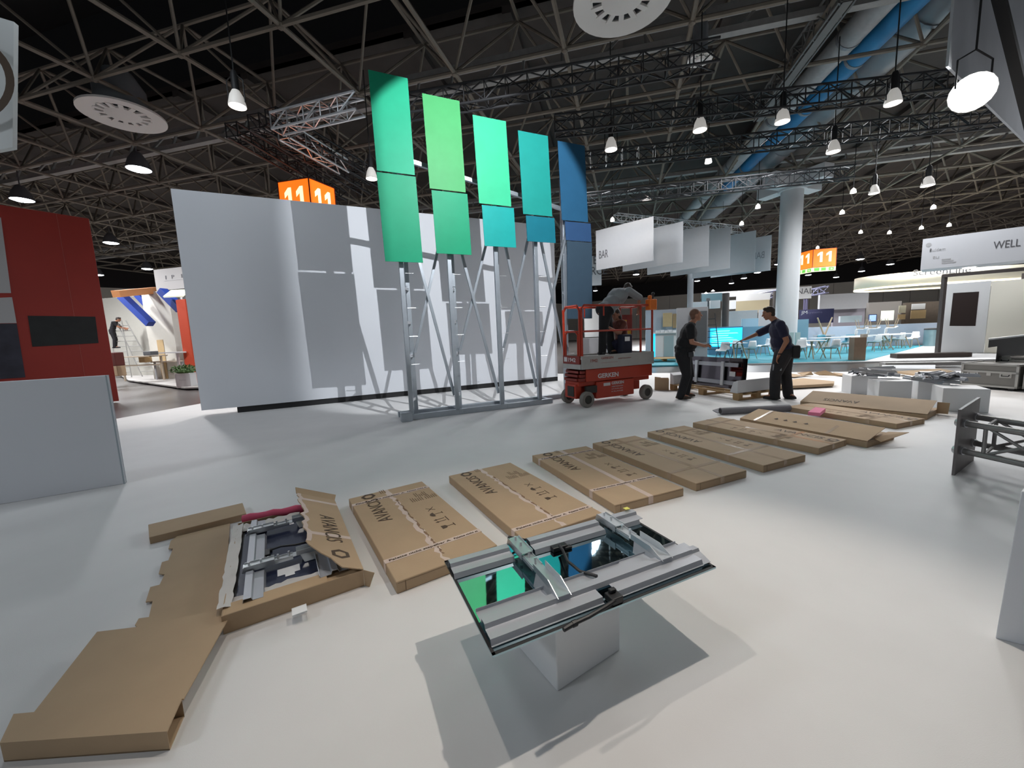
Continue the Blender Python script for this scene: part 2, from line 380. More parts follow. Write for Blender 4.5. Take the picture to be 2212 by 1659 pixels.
def stand_spot(label, px, py, z, r=.15, glow=None, aim=(0, 0, -1)):
    t = thing('stand_spotlight', label, 'spotlight', at(px, py, z), group='spotlights on the rig')
    M = V(aim).to_track_quat('-Z', 'Y').to_matrix()
    b = MB(); b.lathe([(r*1.05, -.02), (r*1.08, 0), (r*.8, .16), (r*.42, .26)], n=18, M=M, cap=False); b.build('reflector', mat('spot_reflector', (0.75, 0.72, 0.68), .5, emit=.35), t, smooth=True)
    b = MB(); b.lathe([(.001, 0.0), (r*.93, .02), (r*.90, .05), (.001, .05)], n=18, M=M); b.build('lens', glow or spot_glow, t, smooth=True)
    b = MB(); b.lathe([(r*.46, .24), (r*.46, .52), (r*.3, .58), (.001, .58)], n=14, M=M); b.build('housing', black_m, t, smooth=True)
    b = MB(); b.path([(-r*1.1, 0, .05), (-r*1.1, 0, .42), (0, 0, .55), (r*1.1, 0, .42), (r*1.1, 0, .05)], .012, 5); b.tube((0, 0, .55), (0, 0, 8.15-z), .012); b.build('yoke', black_m, t)
    return t
for lb, x, y, z in (('white glowing spotlight alone under the roof at upper left', 513, 228, 5.8), ('spotlight right of the blue tower panel', 1320, 322, 5.8), ('spotlight hanging below the middle black truss, leftmost', 1512, 280, 5.8),
    ('spotlight below the middle black truss, second from left', 1690, 262, 5.8), ('spotlight below the middle black truss, nearest to the floodlight', 1929, 222, 5.8), ('round bright spotlight on the third black truss', 1800, 327, 5.6),
    ('distant spotlight above the white fascia', 2004, 400, 5.6), ('small spotlight against the left edge of the tallest green panel', 803, 385, 5.6), ('distant spotlight right of the column top', 1888, 417, 5.6)):
    stand_spot(lb, x, y, z, .135 if x < 1990 else .16)
for x, y in ((1323, 478), (1602, 486), (1766, 537), (1843, 417), (1819, 462), (1752, 556), (1783, 556), (1859, 504), (2050, 489), (1530, 352), (1637, 450), (1752, 552), (2016, 451), (1990, 495), (1921, 505)):
    b = MB(); p = at(x, y, 6.3); b.mi = 0; b.lathe([(.001, -.02), (.10, 0), (.08, .12), (.001, .2)], c=p, n=10); b.mi = 1; b.tube(p+V((0, 0, .19)), V((p.x, p.y, 8.15)), .012, n=4)
    q = tag(b.build('small_spotlight', [mat('small_glow', (1, .96, .9), .5, emit=2.0), black_m], smooth=True), 'tiny distant spotlight glowing under the dark roof on the right', 'spotlight', 'tiny distant spotlights')
aim = (EYE-at(2100, 200, 4.55)); aim.z = -2.2
t = stand_spot('glaring floodlight in front of the hanging banner at upper right', 2100, 200, 4.55, .22, flood_glow, aim)

# ------------------------------------------------------------------ round white column with a cross head
ct = at(1712, 398, 7.7); base = V((ct.x, ct.y, 0)); t = thing('column', 'round white column carrying the roof behind the pointing man', 'column', base)
b = MB(); b.tube((0, 0, -.06), (0, 0, 7.4), 0.44, n=32); b.build('shaft', mat('column_white', (0.62, 0.63, 0.64), .6), t, smooth=True)
b = MB()
for a in (20, 110): b.box((0, 0, 7.75), (3.0, .6, .55), Matrix.Rotation(R(a), 3, 'Z'))
b.tube((0, 0, 7.4), (0, 0, 8.1), .55, n=20); b.build('cross_head', mat('column_white', (0, 0, 0)), t)
# ------------------------------------------------------------------ long white display wall on a dark plinth
wa, wb = V((-6.60, 8.18, 0)), V((1.42, 12.0, 0)); dw = (wb-wa).normalized(); nw = V((dw.y, -dw.x, 0))
t = thing('display_partition', 'long white display wall with panel shadows on it', 'wall', (wa+wb)/2)
b = MB(); z0, z1 = V((0, 0, .13)), V((0, 0, 4.60)); b.prism([wa+z0, wb+z0, wb+z1, wa+z1], -nw*0.30); b.build('white_face', wall_white, t, world=True, bevel=.004)
b = MB(); q = wa+dw*.62-nw*.04; b.prism([q, wb, wb+z0, q+z0], -nw*0.2); b.build('plinth', black_m, t, world=True)

# the spotlight that lights the wall, with its barn door closed on the left side
lp = V((0.95, 4.10, 5.45)); lv = V((-4.75, 9.06, 5.45))-lp; lv.normalize(); ll = V((-lv.y, lv.x, 0))
t = thing('stand_spotlight', 'spotlight with barn doors above the stand, over the upper edge of the photo', 'spotlight', lp, group='spotlights on the rig')
b = MB(); q = lp+lv*.24; b.prism([q+V((0, 0, -.24)), q+ll*.3+V((0, 0, -.24)), q+ll*.3+V((0, 0, .2)), q+V((0, 0, .2))], lv*.004); b.build('barn_door', black_m, t, world=True)
b = MB(); b.tube(lp-V((-.62, 1.55, -.66)).normalized()*.35, lp-V((-.62, 1.55, -.66)).normalized()*.04, .10, n=16); b.build('housing', black_m, t, world=True)

# ------------------------------------------------------------------ galvanised tower frame
ta = at(880, 908); tdir = V((0.91504, 0.40336, 0)); tn = V((tdir.y, -tdir.x, 0))
rz = math.atan2(tdir.y, tdir.x)
t = thing('tower_frame', 'galvanised steel frame of five towers carrying the coloured panels', 'frame', ta, rz)
# local axes: x along the row, -y towards the camera
b = MB()
b.box((1.45, 0, .05), (3.1, .09, .1)); b.box((2.05, .42, .05), (4.3, .09, .1))
for s in (.0, 1.0, 2.0, 2.95): b.box((s, .2, .05), (.08, .5, .08))
b.box((4.0, .42, .05), (.08, .3, .08))
b.build('base_rail', zinc, t, bevel=.006)
tops = (5.45, 5.30, 5.15, 5.02, 4.98); cx = (0.12, 0.98, 1.90, 2.76, 3.62)
for i, s in enumerate(cx):
    for k in range(2):
        b = MB(); x = s+(0.0 if k else -.13); y = (.02, .30)[k]+(.30 if i == 4 else 0)
        zt = tops[i] if k == 0 else tops[i]-.2
        b.box((x+.1, y, zt/2), (.075, .055, zt)); b.build('post', zinc, t, bevel=.004)
    b = MB()
    for z in (.35, 1.15, 1.75, 2.35, 3.4, 4.4): b.bar((s-.03, .02+(.3 if i == 4 else 0), z), (s+.1, .30+(.3 if i == 4 else 0), z), .05, .05)
    for z in (1.0, 1.5, 2.0, 2.6): b.tube((s+.03, .02+(.3 if i == 4 else 0), z), (s+.17, .02+(.3 if i == 4 else 0), z), .005)
    b.build('spacer', alu, t)
for i in range(4):
    b = MB(); a, c = cx[i], cx[i+1]
    if i % 2 == 0: b.bar((a+.1, .16, 3.9), (c-.04, .16, .35), .035, .05)
    else: b.bar((a+.1, .16, 3.7), (c-.04, .16, .30), .035, .05)
    b.build('brace', zinc, t)
    b = MB(); b.bar((c-.02, .22, 3.6), (a+.14, .22, 1.2), .035, .045); b.build('brace', zinc, t)
b = MB(); b.bar((.1, .12, 4.56), (3.75, .30, 4.02), .06, .07); b.build('cross_rail', zinc, t)
b = MB(); b.box((-.02, -.06, .08), (.2, .16, .16)); b.build('foot_clamp', zinc, t, bevel=.01)

# ------------------------------------------------------------------ coloured glass panels hung on the towers
def glass(name, c, c2=None):
    m = mat(name, c, 0.5, var=.10, scale=5, spec=.15); return m
def panel(label, x0, x1, z0, z1, m, sk=0.0, y=-.12):
    if y > 0:                                     # set farther back: same sight lines, so larger
        ey = -ta.dot(-tn); ex = -ta.dot(tdir); k = (y-ey)/(-.12-ey); x0, x1, z0, z1 = ex+(x0-ex)*k, ex+(x1-ex)*k, 1.45+(z0-1.45)*k, 1.45+(z1-1.45)*k
    t = thing('facade_module', label, 'panel', ta+tdir*((x0+x1)/2)-tn*0+V((0, 0, z0)), rz, 'coloured glass panels on the towers')
    w = (x1-x0)/2; h = z1-z0
    b = MB(); b.hexa([(-w, y, 0), (w, y, 0), (w, y+.012, 0), (-w, y+.012, 0), (-w-sk, y, h), (w-sk, y, h), (w-sk, y+.012, h), (-w-sk, y+.012, h)]); b.build('glass', m, t)
    b = MB()
    for x in (-w*.6, w*.6): b.box((x-sk*.5, y+.04, h/2), (.09, .04, h*.92))
    b.build('backing_rail', zinc, t)
    b = MB()
    for z in (h*.25, h*.75): b.box((-sk*.5, y+.08, z), (w*1.3, .03, .06))
    b.build('bracket', alu, t)
PC = dict(a=(0.013, 0.28, 0.155), b=(0.009, 0.24, 0.125), c=(0.050, 0.275, 0.095), d=(0.008, 0.24, 0.12), e=(0.036, 0.385, 0.20), f=(0.010, 0.27, 0.25), g=(0.012, 0.225, 0.195), h=(0.008, 0.130, 0.175), i=(0.020, 0.090, 0.175), j=(0.030, 0.075, 0.17), k=(0.042, 0.072, 0.105))
G = {k: glass('panel_glass_'+k, c) for k, c in PC.items()}
panel('tallest panel of the towers, upper left, green turning blue at its top edge', -.205, .405, 4.20, 5.70, G['a'], .015)
panel('lower green panel of the first tower from the left', -.185, .445, 2.765, 4.175, G['b'], .03)
panel('upper yellow-green panel of the second tower', .645, 1.29, 4.015, 5.52, G['c'], .03)
panel('lower green panel of the second tower', .695, 1.34, 2.935, 3.99, G['d'], .022)
panel('upper bright mint panel of the third tower', 1.535, 2.175, 3.855, 5.34, G['e'], .045)
panel('lower turquoise panel of the third tower', 1.605, 2.245, 3.11, 3.83, G['f'], .02)
panel('upper teal panel of the fourth tower', 2.42, 3.055, 3.745, 5.225, G['g'], .05)
panel('lower teal-blue panel of the fourth tower', 2.49, 3.12, 3.245, 3.72, G['h'], .015)
panel('upper blue panel of the fifth tower', 3.28, 3.905, 3.70, 5.175, G['i'], .06, .16)
panel('short blue-violet middle panel of the fifth tower', 3.365, 3.985, 3.315, 3.68, G['j'], .02, .16)
panel('long dark slate-blue lowest panel of the fifth tower, above the lift', 3.36, 3.97, 1.74, 3.30, G['k'], -.025, .16)



# ------------------------------------------------------------------ printed cartons on the floor
ink = mat('print_ink', (0.075, 0.045, 0.025), 0.7)
ink_soft = mat('print_ink_faint', (0.16, 0.10, 0.055), 0.75)
tape_m = mat('tape_pink_white', (0.60, 0.47, 0.40), 0.35, var=.15, scale=14)
tape_c = mat('tape_clear', (0.47, 0.34, 0.23), 0.18, var=.2, scale=12)
tape_torn = mat('tape_torn', (0.22, 0.13, 0.075), 0.8, var=.3, scale=30)
tan_light = mat('cardboard_inner', (0.49, 0.34, 0.20), 0.75, var=.06, scale=5)
XX, YY, ZZ = V((1, 0, 0)), V((0, 1, 0)), V((0, 0, 1))
def ring(b, c, r, r2, z, n=6, dz=.001):
    vs = []
    for i in range(n):
        a = 2*math.pi*i/n+.3
        vs += [V((c[0]+r*math.cos(a), c[1]+r*math.sin(a), z)), V((c[0]+r2*math.cos(a), c[1]+r2*math.sin(a), z))]
    b._add(vs, [(2*i, 2*((i+1) % n), 2*((i+1) % n)+1, 2*i+1) for i in range(n)])
def symbols(b, L, W, z, sx=1, x0=.10, y=-.26):
    def R_(x, yy, w, h): b.span((x-w/2, yy-h/2, z), (x+w/2, yy+h/2, z+.0006))
    x = x0*L
    for k in range(2): b.bar((x-.03, y*W-.03, z), (x+.03, y*W+.03, z), .006, .0006) if k else b.bar((x-.03, y*W+.03, z), (x+.03, y*W-.03, z), .006, .0006)
    x -= .11                                                     # umbrella
    b.prism([(x+.035*math.cos(a), y*W+.01+.035*math.sin(a), z) for a in [math.pi*i/8 for i in range(9)]], (0, 0, .0006)); R_(x, y*W-.02, .006, .07); R_(x, y*W-.055, .03, .006)
    x -= .12                                                     # two arrows over a bar
    for s in (-.02, .02):
        R_(x+s, y*W, .007, .06); b.prism([(x+s-.014, y*W+.03, z), (x+s+.014, y*W+.03, z), (x+s, y*W+.055, z)], (0, 0, .0006))
    R_(x, y*W-.045, .08, .007)
    x -= .12                                                     # glass
    b.prism([(x-.025, y*W+.045, z), (x+.025, y*W+.045, z), (x+.022, y*W+.012, z), (x, y*W-.002, z), (x-.022, y*W+.012, z)], (0, 0, .0006)); R_(x, y*W-.025, .006, .05); R_(x, y*W-.052, .045, .007)
def smallprint(b, L, W, z, x, y, n=5, sd=0):
    q = random.Random(sd)
    for i in range(n): b.span((x, y-i*.018, z), (x+.05+.05*q.random(), y-i*.018+.006, z+.0006))
def torn(b, x0, x1, y, w, z, sd, amp=.5, n=34):
    q = random.Random(sd); up, dn = [], []
    for i in range(n+1):
        x = x0+(x1-x0)*i/n; up.append(V((x, y+w*(.5-amp*q.random()*(q.random() < .55)), z))); dn.append(V((x, y-w*(.5-amp*q.random()*(q.random() < .55)), z)))
    b._add(up+dn, [(i, i+1, n+2+i, n+1+i) for i in range(n)])
def carton(label, cor, rot=False, z=.075, tape=None, near=.17, far=.88, torn_c=False, logo=True, centre=True, txt='AVANCIS', cut=.1, gloss=False, over=False, ends=True):
    FL, FR, NR, NL = [at(x, y, z) for x, y in cor]; c = (FL+FR+NR+NL)/4
    xd = ((FL+FR)-(NL+NR)); xd.z = 0; xd.normalize(); L = ((FL-NL).length+(FR-NR).length)/2; W = ((FL-FR).length+(NL-NR).length)/2
    t = thing('carton', label, 'box', (c.x, c.y, 0), math.atan2(xd.y, xd.x), 'long printed cartons in a row')
    b = MB(); b.box((0, 0, z/2), (L, W, z)); b.build('body', tan, t, bevel=.006, seg=3)
    s = -1 if rot else 1
    zt = z+.0008
    b = MB(); b.box((-L/2-.0005, 0, z-.012), (.001, W-.02, .002)); b.box((-L/2-.0005, s*W*.42, z/2), (.001, .004, z*.8)); b.build('flap_seam', ink_soft, t)
    tm = tape or tape_m
    if centre:
        b = MB()
        if torn_c:
            torn(b, -L/2+.005, L/2-.005, .012, .052, zt, 3, .55); b.build('tape', tm, t)
            b = MB(); torn(b, -L*.42, L*.30, -.004, .020, zt+.0006, 9, .9, 40); b.build('torn_strip', tape_torn, t)
        else:
            b.span((-L/2-.002, -.025, zt-.0006), (L/2, .025, zt)); b.span((-L/2-.002, -.025, .01), (-L/2-.0005, .025, zt)); b.build('tape', tm, t)
    for k, f in ((0, near), (1, far)):
        if f is None: continue
        x = -L/2+L*f; b = MB()
        b.span((x-.024, -W/2-.002, zt), (x+.024, W/2+.002, zt+.0007)); b.span((x-.024, W/2+.0005, z*.12), (x+.024, W/2+.002, zt)); b.span((x-.024, -W/2-.002, z*.12), (x+.024, -W/2-.0005, zt))
        tp = b.build('tape', tm, t)
        if tm is tape_m:
            b = MB(); lettering(b, 'Palette nicht stapelbar A', (x-.011, W*.46, zt+.0008), (0, -1, 0), (1, 0, 0), .02, W*.62, .0008, bold=.02)
            lettering(b, 'Palette nicht st', (x-.011, -W*.20, zt+.0008), (0, -1, 0), (1, 0, 0), .02, W*.27, .0008, bold=.02)
            b.build('tape_lettering', ink, tp)
    def q(x, y): return V((s*x, s*y, zt))
    if logo:
        b = MB(); lettering(b, txt, q(L*.055, W*.19), XX*s, YY*s, .105, L*.34, .0008); b.build('lettering', ink, t)
        b = MB(); ring(b, q(L*.455, W*.27), .062, .036, zt+.0012, 6); b.build('ring_logo', ink, t)
        b = MB(); smallprint(b, L, W, zt, s*L*.45-(.05 if s < 0 else 0), s*W*.1, 3, 5); b.build('small_print', ink_soft, t)
    b = MB(); symbols(b, L, W, zt, 1, .05)
    if s < 0:
        b.v = [V((-p.x, -p.y, p.z)) for p in b.v]
    b.build('symbol_print', ink if not tape else ink_soft, t)
    b = MB()
    for k, (xx, yy) in enumerate(((.20, -.16), (.20, -.34), (.26, -.25))): smallprint(b, L, W, zt, s*xx*L, s*yy*W, 6, k)
    b.build('small_print', ink_soft, t)
    return t, L, W
carton('closed brown carton with printed white tape, between the opened carton and the cube', [(752, 1083), (910, 1035), (1073, 1183), (860, 1250)], torn_c=True)
carton('second carton of the row, its near end hidden by the module on the cube', [(973, 1030), (1098, 997), (1306, 1110), (1128, 1163)], torn_c=True, near=.10, far=None)
carton('third carton from the front, taped in a cross near both ends', [(1152, 985), (1263, 962), (1475, 1053), (1330, 1092)], near=.22, far=.88, tape=tape_m)
carton('fourth carton from the front, with a shiny stretch of clear tape', [(1281, 958), (1370, 940), (1613, 1016), (1504, 1044)], tape=tape_c, near=.2, far=.88)
carton('fifth carton from the front, between the shiny taped one and the turned one', [(1401, 934), (1475, 918), (1737, 982), (1653, 1006)], tape=tape_c, near=.25, far=.86)
carton('sixth carton from the front, turned round so its print reads at the right end', [(1497, 911), (1556, 902), (1826, 947), (1771, 971)], rot=True, tape=tape_c, near=.28, far=.86)
t7, L7, W7 = carton('seventh carton with a loose bright lid flap raised toward the back', [(1600, 904), (1655, 893), (1932, 936), (1874, 955)], rot=True, tape=tape_c, near=None, far=None, logo=False, centre=False)
b = MB(); z = .078; a = W7/2
b.hexa([(-L7/2, a, z), (L7/2, a, z), (L7/2, -a*.35, z+.09), (-L7/2, -a*.25, z+.10), (-L7/2, a, z+.005), (L7/2, a, z+.005), (L7/2, -a*.35, z+.095), (-L7/2, -a*.25, z+.105)])
f = b.build('lid_flap', tan_light, t7)
def onflap(x, v): return V((x, a+(-a*1.3)*v, z+.006+.095*v))
b = MB()
for x in (-L7*.23, L7*.36): b._add([onflap(x-.02, 0), onflap(x+.02, 0), onflap(x+.02, 1), onflap(x-.02, 1)], [(0, 1, 2, 3)])
b.build('tape', tape_c, f)
b = MB(); n_ = (onflap(0, 1)-onflap(0, 0)).normalized()
for i, x in enumerate((.16, .08, 0, -.09)):
    b = MB(); p = onflap(L7*x+.1, .4); b.prism([p+XX*.03, p+n_*.04, p-XX*.03, p-n_*.01], (0, -.0003, .0008)); b.build('symbol_print', ink, f)
b = MB(); b.hexa([(-L7/2-.15, -a*.8, z+.05), (-L7/2, -a*.5, z+.04), (-L7/2+.05, a*.4, z+.01), (-L7/2-.06, a*.5, z-.02), (-L7/2-.15, -a*.8, z+.055), (-L7/2, -a*.5, z+.045), (-L7/2+.05, a*.4, z+.015), (-L7/2-.06, a*.5, z-.015)]); b.build('end_flap', tan_light, t7)
carton('eighth carton, lying behind the one with the loose bright lid', [(1695, 877), (1755, 871), (1988, 902), (1947, 918)], rot=True, tape=tape_c, near=.22, far=None)
t9, L9, W9 = carton('ninth and farthest printed carton, lid tilted toward the camera', [(1727, 868), (1765, 858), (2023, 881), (2009, 897)], rot=True, tape=tape_c, near=None, far=None, logo=False, centre=False)
b = MB(); a = W9/2; z = .08
b.hexa([(-L9/2, a, z), (L9/2, a, z), (L9/2, -a*.5, z+.13), (-L9/2, -a*.5, z+.13), (-L9/2, a, z+.006), (L9/2, a, z+.006), (L9/2, -a*.5, z+.136), (-L9/2, -a*.5, z+.136)])
f = b.build('lid_flap', tan, t9); e2 = V((0, -a*1.5, .13)).normalized()
b = MB(); lettering(b, 'AVANCIS', V((L9*.02, a, z+.008))+e2*.24, V((1, 0, 0)), e2*-1, .1, L9*.30, .0008); b.build('lettering', ink, f)
b = MB(); b.hexa([(-L9/2-.12, -a*.6, .02), (-L9/2, -a*.6, .02), (-L9/2, -a*.6, .19), (-L9/2-.13, -a*.6, .19), (-L9/2-.12, -a*.58, .02), (-L9/2, -a*.58, .02), (-L9/2, -a*.58, .19), (-L9/2-.13, -a*.58, .19)]); b.build('end_flap', tan_light, t9)
b = MB(); b.prism([at(1745, 897, .085), at(1771, 899, .085), at(1783, 889, .085), at(1761, 886, .085)], (0, 0, .05))
tag(b.build('foam_sheet', mat('foam_pink', (0.78, 0.22, 0.36), .8, var=.05)), 'bright pink foam sheet on the cartons at the back', 'foam sheet')
b = MB(); p, q = at(1556, 888, .06), at(1705, 881, .06); b.tube(p, q, .055, n=20)
t = thing('carpet_tube', 'grey cardboard tube on the floor in front of the pallet', 'tube', (p+q)/2-V((0, 0, .06)))
b.build('tube', mat('tube_grey', (.17, .17, .19), .6, var=.1), t, world=True, smooth=True)
b = MB(); d = (q-p).normalized(); b.tube(p-d*.002, p+d*.01, .042, n=18); b.build('hollow_end', black_m, t, world=True)
b = MB(); b.prism([at(1539, 887), at(1556, 882), at(1560, 892), at(1550, 893)], (0, 0, .01)); tag(b.build('plastic_scrap', mat('scrap_grey', (.13, .13, .15), .6)), 'dark pointed plastic scrap at the open end of the grey tube', 'scrap')

# ------------------------------------------------------------------ facade panel lying face down on a white cube
c0 = V((.2634, 1.7164, 0)); ra = R(24.23)
ccen = V((.135, 1.425, 0))+V((.842, .539, 0))*.185+V((-.539, .842, 0))*.185
t = thing('display_cube', 'white cube standing alone under the face-down panel in front', 'cube', ccen, R(32.6))
b = MB(); b.box((0, 0, .182), (.37, .37, .364)); b.build('cube', white_paint, t, bevel=.006, seg=3)
glass_back = mat('panel_back_glass', (0.36, 0.50, 0.55), 0.03, metal=1.0)
edge_green = mat('glass_edge', (0.01, 0.10, 0.09), .1)
rail_m = mat('rail_grey', (0.46, 0.48, 0.52), 0.42, metal=.45, var=.06, scale=6)
shiny = mat('bracket_bright', (0.60, 0.63, 0.65), 0.36, metal=.8, var=.2, scale=9)
rubber = mat('cable_black', (0.012, 0.012, 0.014), .45)
label_w = mat('label_white', (.85, .85, .85), .5)
def module(t, z, lu=.545, lv=.318, full=True):
    b = MB(); b.span((-lu, -lv, z), (lu, lv, z+.008)); b.build('glass', glass_back if full else mat('panel_back_dark', (.022, .028, .060), .16, spec=.7), t)
    b = MB()
    for (x0, y0, x1, y1) in ((-lu, -lv, lu, -lv+.012), (-lu, lv-.012, lu, lv), (-lu, -lv, -lu+.012, lv), (lu-.012, -lv, lu, lv)): b.span((x0, y0, z+.0082), (x1, y1, z+.009))
    b.build('glass_border', black_m, t)
    z += .009
    prof = [(-.288, .001), (-.280, .002), (-.275, .022), (-.225, .024), (-.218, .040), (-.188, .041), (-.182, .022), (-.122, .022), (-.119, .036)]
    b = MB(); b.ribbon(prof, (-.535, 0, z), (-.052, 0, z), (0, 1, 0), (0, 0, 1), .0025)
    b.ribbon([p for p in prof if p[0] > -.27], (-.052, 0, z), (.018, 0, z), (0, 1, 0), (0, 0, 1), .0025)
    b.ribbon(prof, (.018, 0, z), (.505, 0, z), (0, 1, 0), (0, 0, 1), .0025)
    b.ribbon([(-.285, .002), (-.25, .016), (-.225, .024), (-.218, .036), (-.188, .034), (-.17, .020), (-.135, .022)], (.505, 0, z), (.55, 0, z), (0, 1, 0), (0, 0, 1), .0025)
    b.build('long_rail', rail_m, t)
    b = MB(); pr = [(.150, .001), (.158, .022), (.205, .024), (.212, .040), (.245, .041), (.252, .004)]
    for u0, u1 in ((-.542, -.243), (-.131, .295), (.38, .53)): b.ribbon(pr, (u0, 0, z), (u1, 0, z), (0, 1, 0), (0, 0, 1), .0025)
    b.ribbon(pr[1:5], (.53, 0, z), (.556, 0, z), (0, 1, 0), (0, 0, 1), .0025); b.build('long_rail', rail_m, t)
    for u in (-.200, .345):
        b = MB(); w = .028
        for s in (-1, 1): # two upright webs with sloping ends
            b.prism([(u+s*w, -.230, z+.044), (u+s*w, -.150, z+.078), (u+s*w, -.02, z+.078), (u+s*w, -.02, z+.05), (u+s*w, -.215, z+.042)], (s*.003, 0, 0))
            b.prism([(u+s*w*.8, .0, z+.055), (u+s*w*.8, .10, z+.055), (u+s*w*.8, .10, z+.03), (u+s*w*.8, .0, z+.03)], (s*.003, 0, 0))
            b.prism([(u+s*w, .10, z+.066), (u+s*w, .255, z+.066), (u+s*w, .27, z+.03), (u+s*w, .10, z+.03)], (s*.003, 0, 0))
        b.span((u-w, -.225, z+.046), (u+w, -.02, z+.049)); b.span((u-w, -.02, z+.045), (u+w, .11, z+.048)); b.span((u-w, .10, z+.056), (u+w, .262, z+.059))
        for s in (-1, 1): b.prism([(u+s*w, -.20, z+.045), (u+s*w*1.9, -.14, z+.002), (u+s*w*1.9, -.06, z+.002), (u+s*w, -.04, z+.045)], (0, 0, .003))
        br = b.build('cross_bracket', shiny, t)
        b = MB()
        for v in (.02, .08, .17, .23): b.tube((u, v, z+.04), (u, v, z+.078), .006, n=8)
        b.build('bolt', alu, br)
    # plates with the notch round the junction box
    b = MB(); b.prism([(-.02, -.165, z+.027), (.10, -.175, z+.027), (.16, -.12, z+.027), (.31, -.11, z+.027), (.31, -.15, z+.027), (.31, -.19, z+.027), (-.02, -.19, z+.027)], (0, 0, .003)); b.build('gusset', rail_m, t)
    b = MB(); b.span((-.045, .125, z), (.04, .175, z+.022)); b.span((.02, .115, z), (.06, .14, z+.014)); b.build('junction_box', rubber, t, bevel=.004)
    b = MB(); b.span((-.035, -.315, z), (.02, -.262, z+.03)); b.span((-.02, -.285, z+.03), (.01, -.265, z+.045)); b.build('junction_box', rubber, t, bevel=.004)
    b = MB(); b.path([(-.01, .125, z+.03), (-.03, .06, z+.045), (-.055, -.02, z+.04), (-.04, -.10, z+.03), (-.005, -.175, z+.04)], .007); b.build('cable', rubber, t, smooth=True)
    if full:
        b = MB(); b.path([(-.02, -.31, z+.02), (-.08, -.325, z+.022), (-.16, -.33, z+.014), (-.23, -.332, z+.012)], .008); b.build('cable', rubber, t, smooth=True)
        b = MB(); b.path([(-.215, -.332, z+.012), (-.235, -.333, z+.012), (-.236, -.333, z+.012), (-.275, -.338, z+.010)], [.012, .012, .010, .009]); b.build('plug', rubber, t, smooth=True)
        b = MB(); b.path([(-.09, .26, z+.01), (-.16, .285, z+.03), (-.21, .29, z+.05), (-.225, .26, z+.06)], .006); b.build('cable', rubber, t, smooth=True)
    b = MB(); b.span((.40, -.03, z), (.47, .035, z+.001)); l = b.build('label', label_w, t)
    b = MB(); lettering(b, '54', (.415, -.012, z+.0012), (1, 0, 0), (0, 1, 0), .028, .04, .0006, bold=.03); b.build('label_print', ink, l)
    if full:
        b = MB(); b.span((.505, .235, z+.052), (.535, .262, z+.055)); b.build('yellow_mark', mat('mark_yellow', (.75, .72, .15), .6), t)
t = thing('facade_module', 'face-down panel with grey rails and brackets lying on the white cube in front', 'panel', (c0.x, c0.y, .364), ra)
module(t, .001)

# ------------------------------------------------------------------ opened carton with a panel inside
NL, NR = at(487, 1362), at(788, 1272); xw = (NR-NL).normalized(); yl = V((-xw.y, xw.x, 0)); wd = .685; ln = 1.22
mid = (NL+NR)/2; xw = Matrix.Rotation(R(5.5), 3, 'Z') @ xw; yl = V((-xw.y, xw.x, 0)); NL = mid-xw*wd/2
t = thing('open_carton', 'opened brown carton with torn lid and a dark panel inside, at left front', 'box', NL, math.atan2(xw.y, xw.x))
h = .10; e = .006
b = MB(); b.span((0, 0, 0), (wd, ln, e)); b.span((0, 0, e), (wd, e, h)); b.span((0, ln-e, e), (wd, ln, h)); b.span((0, e, e), (e, ln-e, h)); b.span((wd-e, e, e), (wd, ln-e, h)); b.build('tray', tan, t, bevel=.002)
b = MB(); b.span((e, e, h-.004), (wd*.72, .105, h)); b.span((wd*.72, e, h-.02), (wd-e, .13, h-.014)); b.build('front_flap', tan_light, t)
b = MB(); q = random.Random(2)                                   # crumpled paper lining
def crumple(b, x0, y0, x1, y1, z, amp, nx, ny, sd):
    q = random.Random(sd); k = len(b.v)
    vs = [V((x0+(x1-x0)*i/nx+q.uniform(-.4, .4)*(x1-x0)/nx*.5, y0+(y1-y0)*j/ny+q.uniform(-.4, .4)*(y1-y0)/ny*.5, z+q.uniform(-amp, amp))) for j in range(ny+1) for i in range(nx+1)]
    b._add(vs, [(j*(nx+1)+i, j*(nx+1)+i+1, (j+1)*(nx+1)+i+1, (j+1)*(nx+1)+i) for j in range(ny) for i in range(nx)])
crumple(b, .008, .06, wd*.97, ln*.93, .055, .006, 14, 24, 4); crumple(b, -.025, .06, .04, ln*.96, h+.004, .009, 3, 22, 5); crumple(b, .03, .095, wd*.74, .175, h-.012, .008, 16, 4, 6); crumple(b, -.01, 1.06, wd*.6, 1.17, h-.004, .008, 14, 4, 7)
b.build('paper_lining', mat('paper_grey', (.62, .59, .56), .8, var=.06, scale=9), t, smooth=True)
hz = V((wd, .0, h)); d_ = V((-.90, 0, .44)).normalized(); wlid = .31     # right half of the lid, standing up over the tray
q = random.Random(11); fr = []
for i in range(25):
    y = ln*i/24; w_ = wlid-.035*q.random() - (.17*max(0, 1-i/5.) if i < 5 else 0); fr.append(hz+V((0, y, 0))+d_*w_)
b = MB(); nlid = V((.44, 0, .90)); pts = [hz]+fr+[hz+V((0, ln, 0))]; b.prism(pts, nlid*.006); lid = b.build('lid', tan, t)
def onlid(y, v): return hz+V((0, y, 0))+d_*v+nlid*.0068
b = MB(); lettering(b, 'AVANCIS', onlid(.80, .17), (0, -1, 0), d_*-1, .105, .46, .0008); b.build('lettering', ink, lid)
b = MB()
for r_a in range(6):
    a0, a1 = 2*math.pi*r_a/6, 2*math.pi*(r_a+1)/6
    b._add([onlid(.17+r*math.cos(a), .11+r*math.sin(a)) for r, a in ((.062, a0), (.062, a1), (.036, a1), (.036, a0))], [(0, 1, 2, 3)])
b.build('ring_logo', ink, lid)
b = MB()
